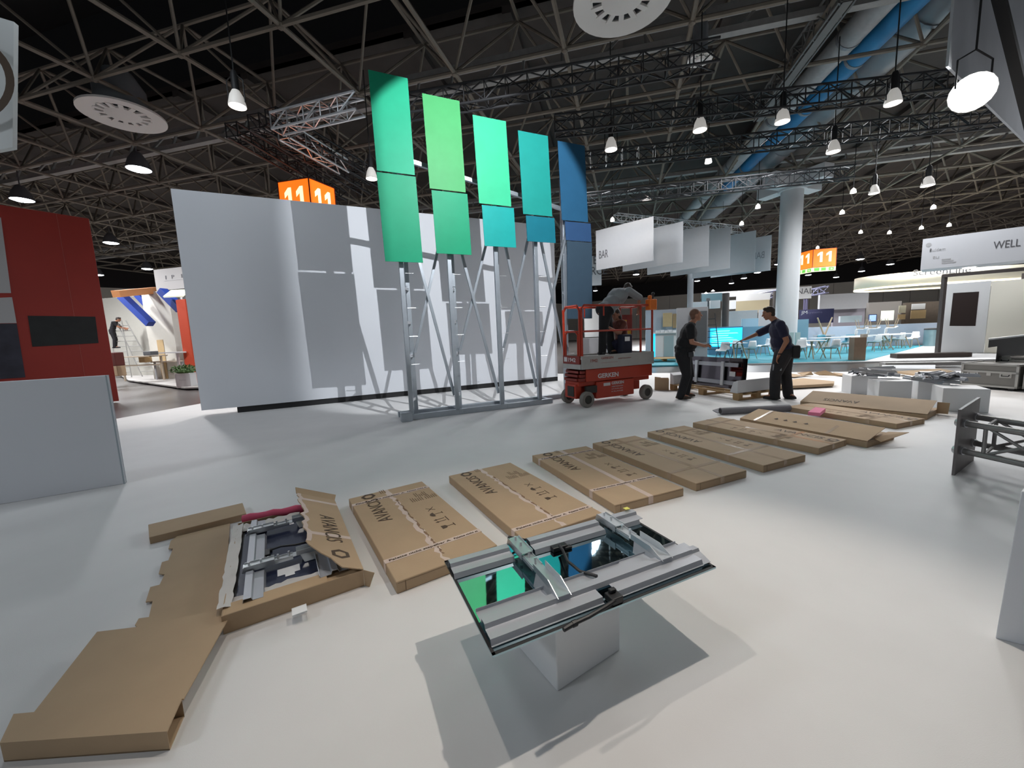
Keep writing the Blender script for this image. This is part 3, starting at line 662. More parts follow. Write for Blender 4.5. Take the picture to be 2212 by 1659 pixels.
for y in (.44, 1.10): b._add([onlid(y-.022, 0), onlid(y+.022, 0), onlid(y+.022, wlid*.93), onlid(y-.022, wlid*.93)], [(0, 1, 2, 3)])
b._add([p+nlid*.0072 for p in fr[6:]]+[p-d_*.03+nlid*.0072 for p in fr[6:]], [(i, i+1, 19+i+1, 19+i) for i in range(18)])
b.build('tape', tape_m, lid)
b = MB(); p0, p1 = hz+V((0, ln, 0)), hz+V((0, ln, 0))+d_*wlid; b.prism([p0, p1, p1+V((.0, .06, .03)), p0+V((.02, .07, .02))], nlid*.005); b.build('end_flap', tan, lid)
b = MB(); b.prism([(wd+.001, 0, 0), (wd+.02, -.03, 0), (wd+.05, -.05, h*.9), (wd, 0, h)], (.004, 0, 0)); b.build('corner_flap', tan, t)
b = MB(); p = at(648, 1328, .005)-NL; M = Matrix.Rotation(-math.atan2(xw.y, xw.x), 3, 'Z'); p = M @ p
b.box((p.x, p.y, .03), (.07, .004, .05)); b.box((p.x, p.y-.03, .052), (.07, .06, .003)); b.build('torn_tape', label_w, t)
q = V((wd*.5-.005, .60, 0)); wq = t.matrix_basis @ q
t2 = thing('facade_module', 'dark panel with brackets lying inside the opened carton at left front', 'panel', (wq.x, wq.y, .068), math.atan2(xw.y, xw.x)+R(90))
module(t2, 0, .50, .30, full=False)
b = MB(); b.span((-.33, -.03, .0095), (-.25, .09, .0105)); b.span((-.36, .0, .0095), (-.33, .05, .0105)); b.build('label', label_w, t2)
b = MB(); p, r_ = at(524, 1122, .10), at(655, 1098, .10); b.path([p+(r_-p)*i/8+V((0, 0, .004*math.sin(i*2))) for i in range(9)], [.03, .034, .033, .031, .034, .03, .033, .034, .03], 10)
tag(b.build('foam_roll', mat('foam_roll_pink', (.62, .09, .17), .8, var=.1), smooth=True), 'deep pink foam strip at the far edge of the opened carton', 'foam strip')

# torn-off lid of that carton, opened out to the left
t = thing('opened_cardboard', 'large plain brown carton lid opened out flat on the floor at lower left', 'cardboard', at(330, 1330))
sh = lambda pts, z: [at(x, y, z) for x, y in pts]
b = MB(); b.prism(sh([(383, 1160), (497, 1132), (482, 1318), (500, 1345), (300, 1360), (292, 1352), (300, 1338), (322, 1335), (330, 1300), (315, 1302), (325, 1270), (345, 1265), (356, 1242), (343, 1241), (350, 1216), (364, 1212), (374, 1186), (364, 1187), (369, 1170)], .012), (0, 0, .006)); b.build('sheet', tan, t, world=True)
b = MB(); zt = .055; top = sh([(320, 1133), (524, 1086), (532, 1109), (322, 1161)], zt); b.hexa([V((p.x, p.y, 0)) for p in (top[3], top[2], top[1], top[0])]+[top[3], top[2], top[1], top[0]]); b.build('far_flange', tan, t, world=True, bevel=.004)
b = MB(); b.prism(sh([(292, 1357), (508, 1312), (397, 1512), (71, 1545), (210, 1367)], .066), (0, 0, .006)); b.build('near_sheet', tan, t, world=True)
tp = sh([(30, 1545), (393, 1512), (361, 1583), (0, 1608)], .072)
b = MB(); dn = lambda p: V((p.x, p.y, 0.0))
b.prism([tp[0], tp[1], tp[2], tp[3]], (0, 0, .006)); b.prism([tp[3], tp[2], dn(tp[2]), dn(tp[3])], (tp[0]-tp[3]).normalized()*.006); b.prism([dn(tp[0]), dn(tp[1]), dn(tp[2]), dn(tp[3])], (0, 0, .006)); b.prism([tp[0], tp[1], dn(tp[1]), dn(tp[0])], (tp[3]-tp[0]).normalized()*.006); b.build('near_flange', tan, t, world=True)

# ------------------------------------------------------------------ white slabs and walls at the left and right edges
p, q = at(270, 1045), at(0, 1090); d = (p-q).normalized(); n = V((-d.y, d.x, 0)); q = q-d*1.6
t = thing('partition_slab', 'low white partition slab at the left edge in front of the red wall', 'partition', (p+q)/2)
b = MB(); b.prism([q, p, p+V((0, 0, 1.20)), q+V((0, 0, 1.20))], n*.06); b.build('slab', wall_white, t, world=True, bevel=.006)
b = MB(); b.prism([p-d*.012-n*.0015, p-n*.0015, p+V((0, 0, 1.2))-n*.0015, p-d*.012-n*.0015+V((0, 0, 1.2))], n*.064); b.build('edge_trim', mat('trim_grey', (.38, .44, .48), .5), t, world=True)
p = at(2150, 1379); zt = top_z(p, 2206, 1061); pt = at(2206, 1061, zt); b = MB(); e_ = V((.9, -.55, 0)); k_ = V((p.x+.35, p.y-.1, 0)).normalized()*.10
b.hexa([p, p+e_, p+e_+k_, p+k_, pt, pt+e_, pt+e_+k_, pt+k_])
tag(b.build('leaning_partition', wall_white, bevel=.004), 'white partition wall cut by the right edge of the photo near the front', 'partition')
r0 = at(238, 868); rt = at(192, 472, top_z(r0, 192, 472)); zr = rt.z; lt = at(0, 442, zr); d = (V((rt.x, rt.y, 0))-V((lt.x, lt.y, 0))).normalized(); r0 = V((rt.x, rt.y, 0)); n = V((d.y, -d.x, 0))
t = thing('red_partition', 'tall red display wall with picture panels behind the low white slab', 'wall', r0)
b = MB(); l0 = r0-d*5; b.prism([l0, r0, r0+V((0, 0, zr)), l0+V((0, 0, zr))], -n*.35); b.build('wall', mat('red_paint', (.30, .022, .012), .6, var=.08, scale=2), t, world=True, bevel=.01)
def onred(px, py, o=.012):
    dr = at(px, py, 0)-EYE; k = (r0+n*o-EYE).dot(n)/dr.dot(n); return EYE+dr*k
b = MB(); b.prism([onred(60, 682), onred(206, 684), onred(213, 741), onred(70, 749)], -n*.01); b.build('dark_picture', mat('picture_dark', (.012, .014, .014), .7, var=.6, scale=4), t, world=True)
b = MB(); b.prism([onred(-160, 440), onred(2, 470), onred(24, 633), onred(-160, 633)], -n*.01); b.prism([onred(-160, 650), onred(26, 642), onred(36, 698), onred(-160, 700)], -n*.01); b.build('picture_white', mat('picture_white', (.42, .42, .42), .7), t, world=True)
b = MB(); b.prism([onred(-160, 701), onred(36, 699), onred(55, 815), onred(-160, 830)], -n*.01); b.build('picture_street', mat('picture_street', (.03, .03, .045), .7, var=.8, scale=3), t, world=True)
b = MB(); b.tube(r0-d*.6+n*.004, r0-d*.6+n*.004+V((0, 0, zr)), .004, n=4); b.build('seam', mat('seam_red', (.4, .1, .08), .6), t, world=True)
# hanging round-logo sign, upper left corner
P4 = [dep(30, 47, 4.5), dep(27, 318, 4.5), dep(-260, 372, 4.3), dep(-260, -40, 4.3)]
t = thing('hanging_sign', 'white hanging sign with a black ring at the upper left edge', 'sign', P4[1])
n = (P4[1]-P4[0]).cross(P4[2]-P4[1]).normalized(); n = n if n.y < 0 else -n
b = MB(); b.prism(P4, -n*.05); b.build('board', mat('sign_white', (.62, .64, .63), .6), t, world=True)
b = MB(); cc = dep(-72, 175, 4.38); u_ = (P4[0]-P4[3]).normalized(); v_ = n.cross(u_)
pts = [cc+n*.055+(u_*math.cos(a)+v_*math.sin(a))*r for r in (.50, .42) for a in [2*math.pi*i/40 for i in range(40)]]
b._add(pts, [(i, (i+1) % 40, 40+(i+1) % 40, 40+i) for i in range(40)]); b.build('ring_logo', ink, t, world=True, solid=.004)
# big banner and pole at the upper right
q0, q1 = at(2049, 142, 4.9), at(2212, 303, 4.9); q1 = q1+(q1-q0)*.6; d = (q1-q0)
t = thing('hanging_banner', 'big pale banner hanging at the upper right corner behind the floodlight', 'banner', q0)
b = MB(); b.prism([q0, q1, q1+V((0, 0, 3)), q0+V((0, 0, 3))], V((d.y, -d.x, 0)).normalized()*-.03); b.build('cloth', mat('banner_cloth', (.50, .52, .56), .8, var=.12, scale=1.6), t, world=True)
b = MB(); p, q = dep(2095, -260, 5.0), dep(2240, 330, 6.5); b.bar(p, q, .12, .08); tag(b.build('banner_pole', black_m), 'dark slanting pole in front of the pale banner at upper right', 'pole')
# ------------------------------------------------------------------ people
def blob(name, shapes, m, parent=None, voxel=.008, smooth=4, mfun=None):
    b = MB()
    for s in shapes:
        if s[0] == 'c':
            p, q, r1, r2 = V(s[1]), V(s[2]), s[3], s[4]; L = (q-p).length; n = max(1, int(L/(min(r1, r2)*.45)))
            for i in range(n+1): b.ball(p+(q-p)*i/n, r1+(r2-r1)*i/n, 12, 8)
        else:
            c, r, M = V(s[1]), s[2], s[3] if len(s) > 3 and s[3] is not None else Matrix.Identity(3)
            k = len(b.v); b.ball((0, 0, 0), r, 14, 10)
            for i in range(k, len(b.v)): b.v[i] = M @ b.v[i] + c
    o = b.build(name, m[0] if isinstance(m, (list, tuple)) else m)
    r = o.modifiers.new('r', 'REMESH'); r.mode = 'VOXEL'; r.voxel_size = voxel; r.use_smooth_shade = True
    k = o.modifiers.new('s', 'SMOOTH'); k.iterations = smooth; k.factor = .5
    dg = bpy.context.evaluated_depsgraph_get(); dg.update(); me = bpy.data.meshes.new_from_object(o.evaluated_get(dg))
    bpy.data.objects.remove(o, do_unlink=True)
    me.materials.clear()
    for q in (m if isinstance(m, (list, tuple)) else [m]): me.materials.append(q)
    for p in me.polygons:
        p.use_smooth = True; p.material_index = mfun(p.center) if mfun else 0
    o = bpy.data.objects.new(name, me); C.objects.link(o)
    if parent: o.parent = parent
    return o
def frame3(f, u):                       # matrix with x=forward, z=up
    f = V(f).normalized(); y = V(u).cross(f).normalized(); z = f.cross(y); return Matrix((f, y, z)).transposed()
def hand_shapes(w, d, pn, s=1, curl=.5, point=False):
    d = V(d).normalized(); pn = V(pn).normalized(); sd = d.cross(pn).normalized()*s; pn = sd.cross(d)*s
    M = Matrix((d, sd, pn)).transposed(); w = V(w)
    sh = [('e', w+d*.045, (.052, .040, .018), M), ('c', w-d*.02, w+d*.02, .025, .027)]
    for i, (o, L) in enumerate(((-.028, .068), (-.010, .076), (.010, .070), (.027, .055))):
        b0 = w+d*.085+sd*o; cu = curl if not (point and i == 0) else .05
        k1 = b0+(d*math.cos(cu*.8)-pn*math.sin(cu*.8))*L*.5; k2 = k1+(d*math.cos(cu*2)-pn*math.sin(cu*2))*L*.5
        sh += [('c', b0-d*.02, b0, .011, .0105), ('c', b0, k1, .0105, .0095), ('c', k1, k2, .0095, .008)]
    t0 = w+d*.02-sd*.034; t1 = t0+(d*.8-sd*.6).normalized()*.04; t2 = t1+(d*.95-pn*.4).normalized()*.032
    sh += [('c', t0, t1, .013, .011), ('c', t1, t2, .011, .009)]
    return sh
def person(label, loc, rz, J, m, s=1.0, build=1.0, belly=0, sleeve=.6, long_hair=False, group=None, loose=0.0, leg=1.0):
    t = thing('person', label, 'person', loc, rz, group)
    skin, hair, shirt, pants, shoe = m
    hd, f, up = V(J['head']), V(J['face']).normalized(), V(J.get('up', (0, 0, 1))); M = frame3(f, up); F, Y, Z = M.col[0], M.col[1], M.col[2]
    P, Ch, Nk = V(J['pelvis']), V(J['chest']), V(J['neck']); g = build
    lat = (V(J['shR'])-V(J['shL'])).normalized(); spine = (Ch-P).normalized(); fwd = spine.cross(lat).normalized(); T = Matrix((lat, fwd, lat.cross(fwd))).transposed()
    hip = lambda k: V(J['hip'+k])
    S = [('e', hd+Z*.025-F*.008, (.098, .076, .098), M), ('e', hd-Z*.055+F*.022, (.070, .058, .062), M), ('e', hd-Z*.098+F*.055, (.028, .030, .022), M), ('e', hd+F*.078+Z*.035, (.018, .048, .030), M),
         ('c', hd+F*.092+Z*.012, hd+F*.112-Z*.026, .010, .015), ('e', hd+F*.088-Z*.060, (.014, .026, .010), M), ('e', hd+Y*.077-F*.008-Z*.012, (.022, .009, .034), M), ('e', hd-Y*.077-F*.008-Z*.012, (.022, .009, .034), M),
         ('c', hd-Z*.07-F*.02, Nk, .056, .064), ('e', Ch, (.165*g, .105*g, .20), T), ('e', (P+Ch)/2, (.145*g, .10*g, .18), T), ('e', P, (.160*g, .115*g, .13), T)]
    for k in 'LR':
        s_ = 1 if k == 'L' else -1
        sh, el, wr = V(J['sh'+k]), V(J['el'+k]), V(J['wr'+k])
        S += [('c', Nk*.5+sh*.5, sh, .06, .062), ('c', sh, el, .056*g, .045), ('c', el, wr, .044, .029)]
        S += hand_shapes(wr+(wr-el).normalized()*.015, J.get('hd'+k, wr-el), J.get('pn'+k, fwd), s_, J.get('curl'+k, .5), J.get('point'+k, False))
        h, kn, an = hip(k), V(J['kn'+k]), V(J['an'+k]); S += [('c', h, kn, .088*g, .058), ('c', kn, an+V((0, 0, .02)), .056, .040), ('c', an, an+V(J['toe'+k])*.14-V((0, 0, .03)), .04, .03)]
    eyes = [hd+F*.088+Z*.012+Y*.032*q for q in (-1, 1)]
    lips = hd+F*.098-Z*.060
    def mf(c):
        if min((c-e).length for e in eyes) < .012: return 1
        if (c-lips).length < .016: return 2
        return 0
    blob('body', S, [skin, mat('eye_dark', (.03, .025, .02), .3), mat('lip', (.30, .12, .09), .6)], t, .0085, 3, mf)
    a = .014+loose
    S = [('e', Ch, (.175*g+a, .108*g+a, .205), T), ('e', (P+Ch)/2+fwd*belly*.4, (.152*g+a, .105*g+a+belly, .19), T), ('c', Nk-spine*.035, Ch, .085, .12)]
    S += [('e', P+spine*.05+fwd*belly*.2, (.162*g+a, .118*g+a+belly*.6, .10), T)]
    for k in 'LR':
        sh, el = V(J['sh'+k]), V(J['el'+k]); S += [('c', Nk*.45+sh*.55, sh, .07, .074), ('c', sh, sh+(el-sh)*J.get('sl'+k, sleeve), .070*g, .062*g)]
    blob('shirt', S, shirt, t, .011, 5)
    S = [('e', P, (.165*g+a*.8, .120*g+a*.8, .125), T)]
    for k in 'LR':
        h, kn, an = hip(k), V(J['kn'+k]), V(J['an'+k]); S += [('c', h, kn, .098*g*leg, .076*leg), ('c', kn, an-V((0, 0, .015)), .076*leg, .070*leg)]
        S += [('c', h+V((0, 0, -.05)), P, .10*g, .11*g)]
    blob('trousers', S, pants, t, .011, 5)
    for k in 'LR':
        an, td = V(J['an'+k]), V(J['toe'+k]).normalized(); q = V((an.x, an.y, an.z-.08)); N = frame3(td, (0, 0, 1))
        blob('shoe', [('c', an-V((0, 0, .01)), q+V((0, 0, .05))-td*.03, .052, .05), ('e', q+td*.075+V((0, 0, .035)), (.125, .047, .042), N), ('e', q-td*.04+V((0, 0, .035)), (.06, .045, .042), N), ('e', q+td*.05+V((0, 0, .014)), (.16, .05, .016), N)], shoe, t, .010, 3)
    if hair:
        S = [('e', hd+Z*.040-F*.020, (.100, .083, .096), M), ('e', hd-F*.055-Z*.02, (.052, .072, .075), M)]
        if long_hair: S += [('e', hd-F*.05-Z*.08, (.06, .085, .11), M)]
        S += [('c', hd+Z*.10+F*.045-Y*.04, hd+Z*.10+F*.05+Y*.04, .030, .030)] if J.get('fringe', 1) else []
        blob('hair', S, hair, t, .010, 3)
    return t, T
skin = mat('skin', (.42, .20, .125), .55, var=.08, scale=20); skin2 = mat('skin_tan', (.36, .165, .095), .55, var=.08, scale=20)
hair_d = mat('hair_dark', (.030, .018, .012), .6, var=.3, scale=60); hair_g = mat('hair_short_brown', (.17, .085, .055), .7, var=.25, scale=50)
cloth_k = mat('cloth_black', (.010, .010, .012), .85, var=.3, scale=12, bump=.2); cloth_n = mat('cloth_navy', (.016, .017, .045), .85, var=.3, scale=12, bump=.2)
cloth_g = mat('cloth_grey', (.25, .26, .27), .85, var=.12, scale=9, bump=.2); cloth_p = mat('work_trousers', (.020, .019, .022), .85, var=.4, scale=10, bump=.2)
shoe_b = mat('shoe_brown', (.050, .032, .020), .6); shoe_k = mat('shoe_black', (.012, .011, .011), .55)

# man in black, standing left of the pallet, looking right
loc = at(1477, 861); rzv = math.atan2(loc.y, loc.x)-math.pi/2
JL = dict(head=(.20, .02, 1.705), face=(.97, .18, .10), neck=(.13, .02, 1.545), chest=(.07, 0, 1.34), pelvis=(-.02, .0, .98),
  shL=(.06, .20, 1.47), shR=(.10, -.20, 1.47), elR=(.13, -.25, 1.17), wrR=(.345, -.13, 1.10), elL=(.12, .25, 1.18), wrL=(.36, .12, 1.08), hdR=(.85, .25, .1), hdL=(.9, -.2, .0), pnR=(0, .4, .9), pnL=(0, -.2, .9),
  hipL=(-.01, .09, .92), hipR=(-.03, -.09, .92), knL=(.10, .12, .52), knR=(.05, -.11, .51), anL=(.03, .16, .09), anR=(-.06, -.10, .09), toeL=(.95, .2, 0), toeR=(.95, -.15, 0), curlL=.8, curlR=.9, fringe=0)
tL, T_ = person('stout man with short reddish hair in black T-shirt, standing beside the upright module', loc, rzv, JL, (skin, hair_g, cloth_k, cloth_k, shoe_b), build=1.30, belly=.045, loose=.012, leg=1.22)
b = MB(); b.path([(.40, -.10, 1.11), (.44, -.08, 1.10), (.50, -.07, 1.07)], [.012, .012, .006], 6); o = tag(b.build('screwdriver', black_m), 'dark hand tool held by the man in black', 'tool'); o.location = loc; o.rotation_euler = (0, 0, rzv)
b = MB(); b.box((.12, -.19, .93), (.10, .07, .10)); b.build('belt_pouch', mat('pouch_grey', (.04, .04, .045), .7), tL, bevel=.015); b = MB(); b.box((.17, -.20, .96), (.03, .03, .06)); b.build('white_tag', label_w, tL)
# man in navy, right of the pallet, pointing left
loc = at(1681, 862); rzv = math.atan2(loc.y, loc.x)-math.pi/2
JR = dict(head=(-.215, .0, 1.675), face=(-.93, -.18, -.20), neck=(-.10, 0, 1.525), chest=(-.04, 0, 1.32), pelvis=(.06, 0, .95),
  shL=(-.02, -.20, 1.45), shR=(-.08, .20, 1.45), elL=(.09, -.25, 1.14), wrL=(-.02, -.22, .88), elR=(-.36, .20, 1.30), wrR=(-.575, .06, 1.195), hdL=(-.25, .05, -.95), hdR=(-.85, -.3, -.32), pnL=(-.9, .2, 0), pnR=(0, .1, .95), curlL=.45, curlR=1.2, pointR=True, slR=1.0,
  hipL=(.05, -.09, .90), hipR=(.07, .09, .90), knL=(-.06, -.11, .50), knR=(.10, .12, .50), anL=(-.06, -.12, .09), anR=(.16, .13, .09), toeL=(-.95, -.2, 0), toeR=(.6, -.75, 0))
tR, T_ = person('dark-haired man in navy T-shirt and work trousers, pointing left across the upright panel', loc, rzv, JR, (skin2, hair_d, cloth_n, cloth_p, shoe_k), build=1.22, belly=.02, loose=.014, leg=1.32)
b = MB(); b.box((.245, -.02, .93), (.13, .26, .24)); b.build('tool_pouch', mat('pouch_black', (.012, .012, .014), .7), tR, bevel=.03, seg=3)
b = MB()
for x, y, z0, z1 in ((-.10, -.195, .58, .70), (.02, -.205, .58, .76), (-.095, -.185, .45, .50)): b.span((x-.012, y-.002, z0), (x+.012, y+.01, z1))
b.build('reflective_strip', mat('strip_grey', (.32, .34, .38), .4), tR)
b = MB(); b.lathe([(.034, -.012), (.037, -.012), (.037, .012), (.034, .012)], (-.008, -.222, .90), 14); b.build('watch_strap', black_m, tR)
b = MB(); b.path([(-.66, .02, 1.17), (-.72, -.01, 1.13), (-.78, -.03, 1.08)], [.009, .009, .004], 6); o = tag(b.build('pencil', black_m), 'dark pencil in the hand of the pointing man', 'pencil'); o.location = loc; o.rotation_euler = (0, 0, rzv)

# ------------------------------------------------------------------ red scissor lift
lf = at(1268, 880); lx = (at(1395, 862)-lf).normalized(); lrz = math.atan2(lx.y, lx.x)
t = thing('scissor_lift', 'red scissor lift platform with white side skirts beside the fifth tower', 'lift', lf, lrz)
red = mat('lift_red', (.42, .035, .012), .42, var=.12, scale=5); red_d = mat('lift_red_dark', (.22, .018, .01), .5, var=.2, scale=6); lskirt = mat('lift_grey', (.42, .41, .39), .55, var=.12, scale=6)
tyre = mat('tyre_grey', (.20, .185, .165), .8, var=.2, scale=20); hub = mat('wheel_hub', (.03, .026, .022), .6); orange = mat('control_orange', (.75, .17, .01), .5); yell = mat('sticker_yellow', (.62, .40, .03), .5)
for x, y in ((0, 0), (1.53, 0), (0, .64), (1.53, .64)):
    M = Matrix.Translation((0, 0, 0)).to_3x3() @ Matrix.Rotation(R(90), 3, 'X'); s_ = 1 if y < .1 else -1
    b = MB(); b.lathe([(.085, -.055), (.14, -.055), (.155, -.035), (.155, .035), (.14, .055), (.085, .055), (.085, -.055)], (x, y+.0, .155), 26, M, False); w = b.build('wheel', tyre, t, smooth=True)
    b = MB(); b.lathe([(.001, -.045), (.09, -.045), (.09, .045), (.001, .045)], (x, y, .155), 20, M); b.lathe([(.001, -.062), (.035, -.062), (.04, -.04), (.001, -.04)], (x, y, .155), 12, M); b.build('hub', hub, w, smooth=True)
b = MB(); b.span((.28, .06, .13), (1.26, .60, .47)); b.span((-.12, .10, .40), (1.72, .56, .50)); b.span((.0, .2, .13), (.30, .46, .40)); b.span((1.2, .2, .2), (1.55, .46, .40)); b.span((-.16, .14, .16), (-.02, .52, .44)); b.build('chassis', red, t, bevel=.015)
b = MB(); b.box((-.165, .30, .30), (.01, .22, .2)); b.build('rear_opening', hub, t); b = MB(); b.box((.16, .08, .33), (.26, .06, .14)); b.build('motor_bay', hub, t)
b = MB()
for k in range(3):
    z = .50+k*.075; b.span((-.12+.02*k, .06, z), (1.70-.02*k, .12, z+.06)); b.span((-.12+.02*k, .54, z), (1.70-.02*k, .60, z+.06)); b.span((-.15+.02*k, .12, z+.005), (-.09, .54, z+.055)); b.span((1.64, .12, z+.005), (1.72-.02*k, .54, z+.055))
b.build('folded_scissor_arms', red_d, t, bevel=.012)
b = MB(); b.span((.02, .035, .49), (1.74, .058, .735)); b.span((.02, .602, .49), (1.74, .625, .735)); b.build('arm_cover', red, t, bevel=.01)
b = MB(); b.span((-.10, .00, .74), (1.76, .03, 1.0)); b.span((-.10, .63, .74), (1.76, .66, 1.0)); b.span((-.10, .03, .93), (1.76, .63, .965)); b.span((1.73, .03, .76), (1.76, .63, 1.0)); b.span((-.12, .03, .74), (-.09, .63, .84)); b.build('platform', lskirt, t, bevel=.006)
b = MB(); b.span((-.125, .05, .84), (-.095, .61, 1.0)); b.build('number_plate', red_d, t)
b = MB(); r_ = .022; zt, zm = 1.96, 1.47
for y in (.02, .64):
    b.path([(-.08, y, 1.0), (-.08, y, zt-.06), (-.02, y, zt), (1.70, y, zt), (1.72, y, zt-.04), (1.72, y, 1.0)], r_); b.tube((-.08, y, zm), (1.72, y, zm), .018); b.tube((1.40, y, 1.0), (1.40, y, zt), r_); b.tube((.45, y, zt), (.45, y, zt-.20), .014)
b.path([(1.72, .02, zt), (1.72, .64, zt)], r_); b.tube((1.72, .02, zm), (1.72, .64, zm), .018); b.build('guard_rail', red, t, smooth=True)
b = MB(); b.path([(-.10, .06, 1.0), (-.10, .06, zt-.10), (-.10, .14, zt), (-.10, .52, zt), (-.10, .60, zt-.10), (-.10, .60, 1.0)], .024); b.path([(-.10, .12, 1.0), (-.10, .12, zm-.06), (-.10, .20, zm), (-.10, .48, zm), (-.10, .54, zm-.06), (-.10, .54, 1.0)], .02); b.build('entry_gate', red, t, smooth=True)
b = MB(); b.span((1.60, -.04, 1.86), (1.80, .10, 2.08)); b.span((1.62, -.02, 2.08), (1.68, .06, 2.16)); cb = b.build('control_box', orange, t, bevel=.02); b = MB(); b.tube((1.74, .03, 2.08), (1.75, .03, 2.17), .02); b.ball((1.75, .03, 2.19), .035, 8, 6); b.build('joystick', black_m, cb)
b = MB(); b.span((1.45, .61, 1.08), (1.72, .63, 1.80)); b.build('instruction_board', red_d, t)
b = MB()
for x, z in ((1.50, 1.62), (1.62, 1.40), (1.55, 1.22)): b.span((x-.06, .602, z-.07), (x+.06, .609, z+.07))
b.build('sticker', yell, t)
lw = mat('letter_white', (.62, .60, .60), .5); lr = mat('letter_red', (.33, .12, .10), .6)
X1, Z1 = (1, 0, 0), (0, 0, 1)
b = MB(); lettering(b, 'GERKEN', (.30, .034, .545), X1, Z1, .085, .52, .003, bold=.03); b.build('lettering', lw, t)
b = MB(); lettering(b, 'GERKEN', (.66, .058, .385), X1, Z1, .055, .32, .003, bold=.03)
for i, tx in enumerate(('ARBEITSBUEHNEN', 'STAPLER', 'KRANE')): lettering(b, tx, (.66, .058, .33-i*.05), X1, Z1, .022, .30, .003)
b.span((.46, .056, .37), (.63, .059, .43)); b.build('lettering', lw, t)
b = MB(); lettering(b, '1942', (.10, -.001, .87), X1, Z1, .06, .17, .002, bold=.02); lettering(b, 'GERKEN', (.36, -.001, .915), X1, Z1, .045, .30, .002, bold=.02); b.span((.36, -.001, .84), (.78, .0, .845)); lettering(b, 'ARBEITSBUEHNEN', (.78, -.001, .895), X1, Z1, .022, .34, .002); b.build('lettering', lr, t)
b = MB(); lettering(b, '1942', (-.126, .42, .885), (0, -1, 0), Z1, .075, .25, .003, bold=.02); b.span((-.127, .46, .88), (-.126, .57, .97)); b.build('lettering', lw, t)
LM = t.matrix_basis.copy()
def lift_at(x, y, z): return LM @ V((x, y, z))
# worker on the lift, seen from behind, bending over the rail
JB = dict(head=(1.36, .36, 2.315), face=(.72, .45, -.53), up=(.45, .1, .9), neck=(1.24, .33, 2.28), chest=(1.05, .32, 2.16), pelvis=(.72, .32, 1.88),
  shL=(1.14, .50, 2.27), shR=(1.20, .14, 2.25), elR=(1.46, .12, 2.12), wrR=(1.42, .10, 1.90), elL=(1.36, .58, 2.05), wrL=(1.30, .66, 1.86),
  hipL=(.80, .40, 1.83), hipR=(.68, .25, 1.83), knL=(.92, .42, 1.42), knR=(.62, .26, 1.42), anL=(.95, .40, 1.055), anR=(.58, .24, 1.055), toeL=(.4, .9, 0), toeR=(.2, .95, 0))
for k in JB: JB[k] = V(JB[k])-(V((.75, .30, .965)) if k not in ('face', 'up', 'toeL', 'toeR') else V((0, 0, 0)))
person('worker in grey shirt and black trousers bending over the lift rail, seen from behind', lift_at(.75, .30, .965), lrz, JB, (skin2, hair_d, cloth_g, cloth_k, shoe_k), build=1.2, sleeve=1.0, loose=.015, leg=1.15)
JC = dict(head=(1.13, .56, 1.80), face=(-.8, -.1, -.2), neck=(1.21, .55, 1.66), chest=(1.24, .54, 1.50), pelvis=(1.26, .52, 1.22), shL=(1.18, .38, 1.60), shR=(1.22, .70, 1.60), elL=(1.05, .36, 1.40), wrL=(.88, .40, 1.50), elR=(1.05, .70, 1.42), wrR=(.90, .66, 1.52),
  hipL=(1.22, .44, 1.20), hipR=(1.22, .60, 1.20), knL=(.98, .42, 1.20), knR=(1.0, .62, 1.12), anL=(1.05, .42, 1.055), anR=(1.28, .60, 1.055), toeL=(-1, 0, 0), toeR=(-1, 0, 0))
for k in JC: JC[k] = V(JC[k])-(V((1.2, .5, .965)) if k not in ('face', 'up', 'toeL', 'toeR') else V((0, 0, 0)))
tc, _ = person('second worker with dark hair crouching on the lift behind the bending one', lift_at(1.2, .40, .965), lrz, JC, (skin, hair_d, mat('cloth_rust', (.16, .05, .035), .85, var=.2), cloth_n, shoe_k), long_hair=True)
b = MB(); b.span((.98, .10, .975), (1.26, .26, 1.38)); o = tag(b.build('tool_bag', mat('bag_navy', (.012, .015, .035), .8, var=.2), bevel=.03, seg=3), 'dark blue bag with a white label on the lift platform', 'bag'); o.matrix_basis = LM
b = MB(); b.span((1.05, .095, 1.24), (1.18, .099, 1.33)); l = b.build('label', label_w, o)
# man behind the counter, worker on the ladder
loc = at(1409, 766); JM = dict(head=(0, 0, 1.63), face=(.7, .7, 0), neck=(-.02, 0, 1.48), chest=(-.02, 0, 1.28), pelvis=(0, 0, .93), shL=(-.1, .17, 1.41), shR=(.1, -.17, 1.41), elL=(.1, .3, 1.15), wrL=(.35, .3, 1.1), elR=(.27, -.1, 1.18), wrR=(.5, .0, 1.07),
  hipL=(-.03, .09, .88), hipR=(.03, -.09, .88), knL=(.0, .1, .48), knR=(.05, -.1, .48), anL=(-.02, .1, .09), anR=(.03, -.1, .09), toeL=(.9, .2, 0), toeR=(.9, 0, 0))
person('distant man in dark T-shirt and blue trousers leaning on the white counter', loc, 0, JM, (skin2, hair_d, cloth_n, mat('cloth_blue', (.02, .06, .35), .8), shoe_k))
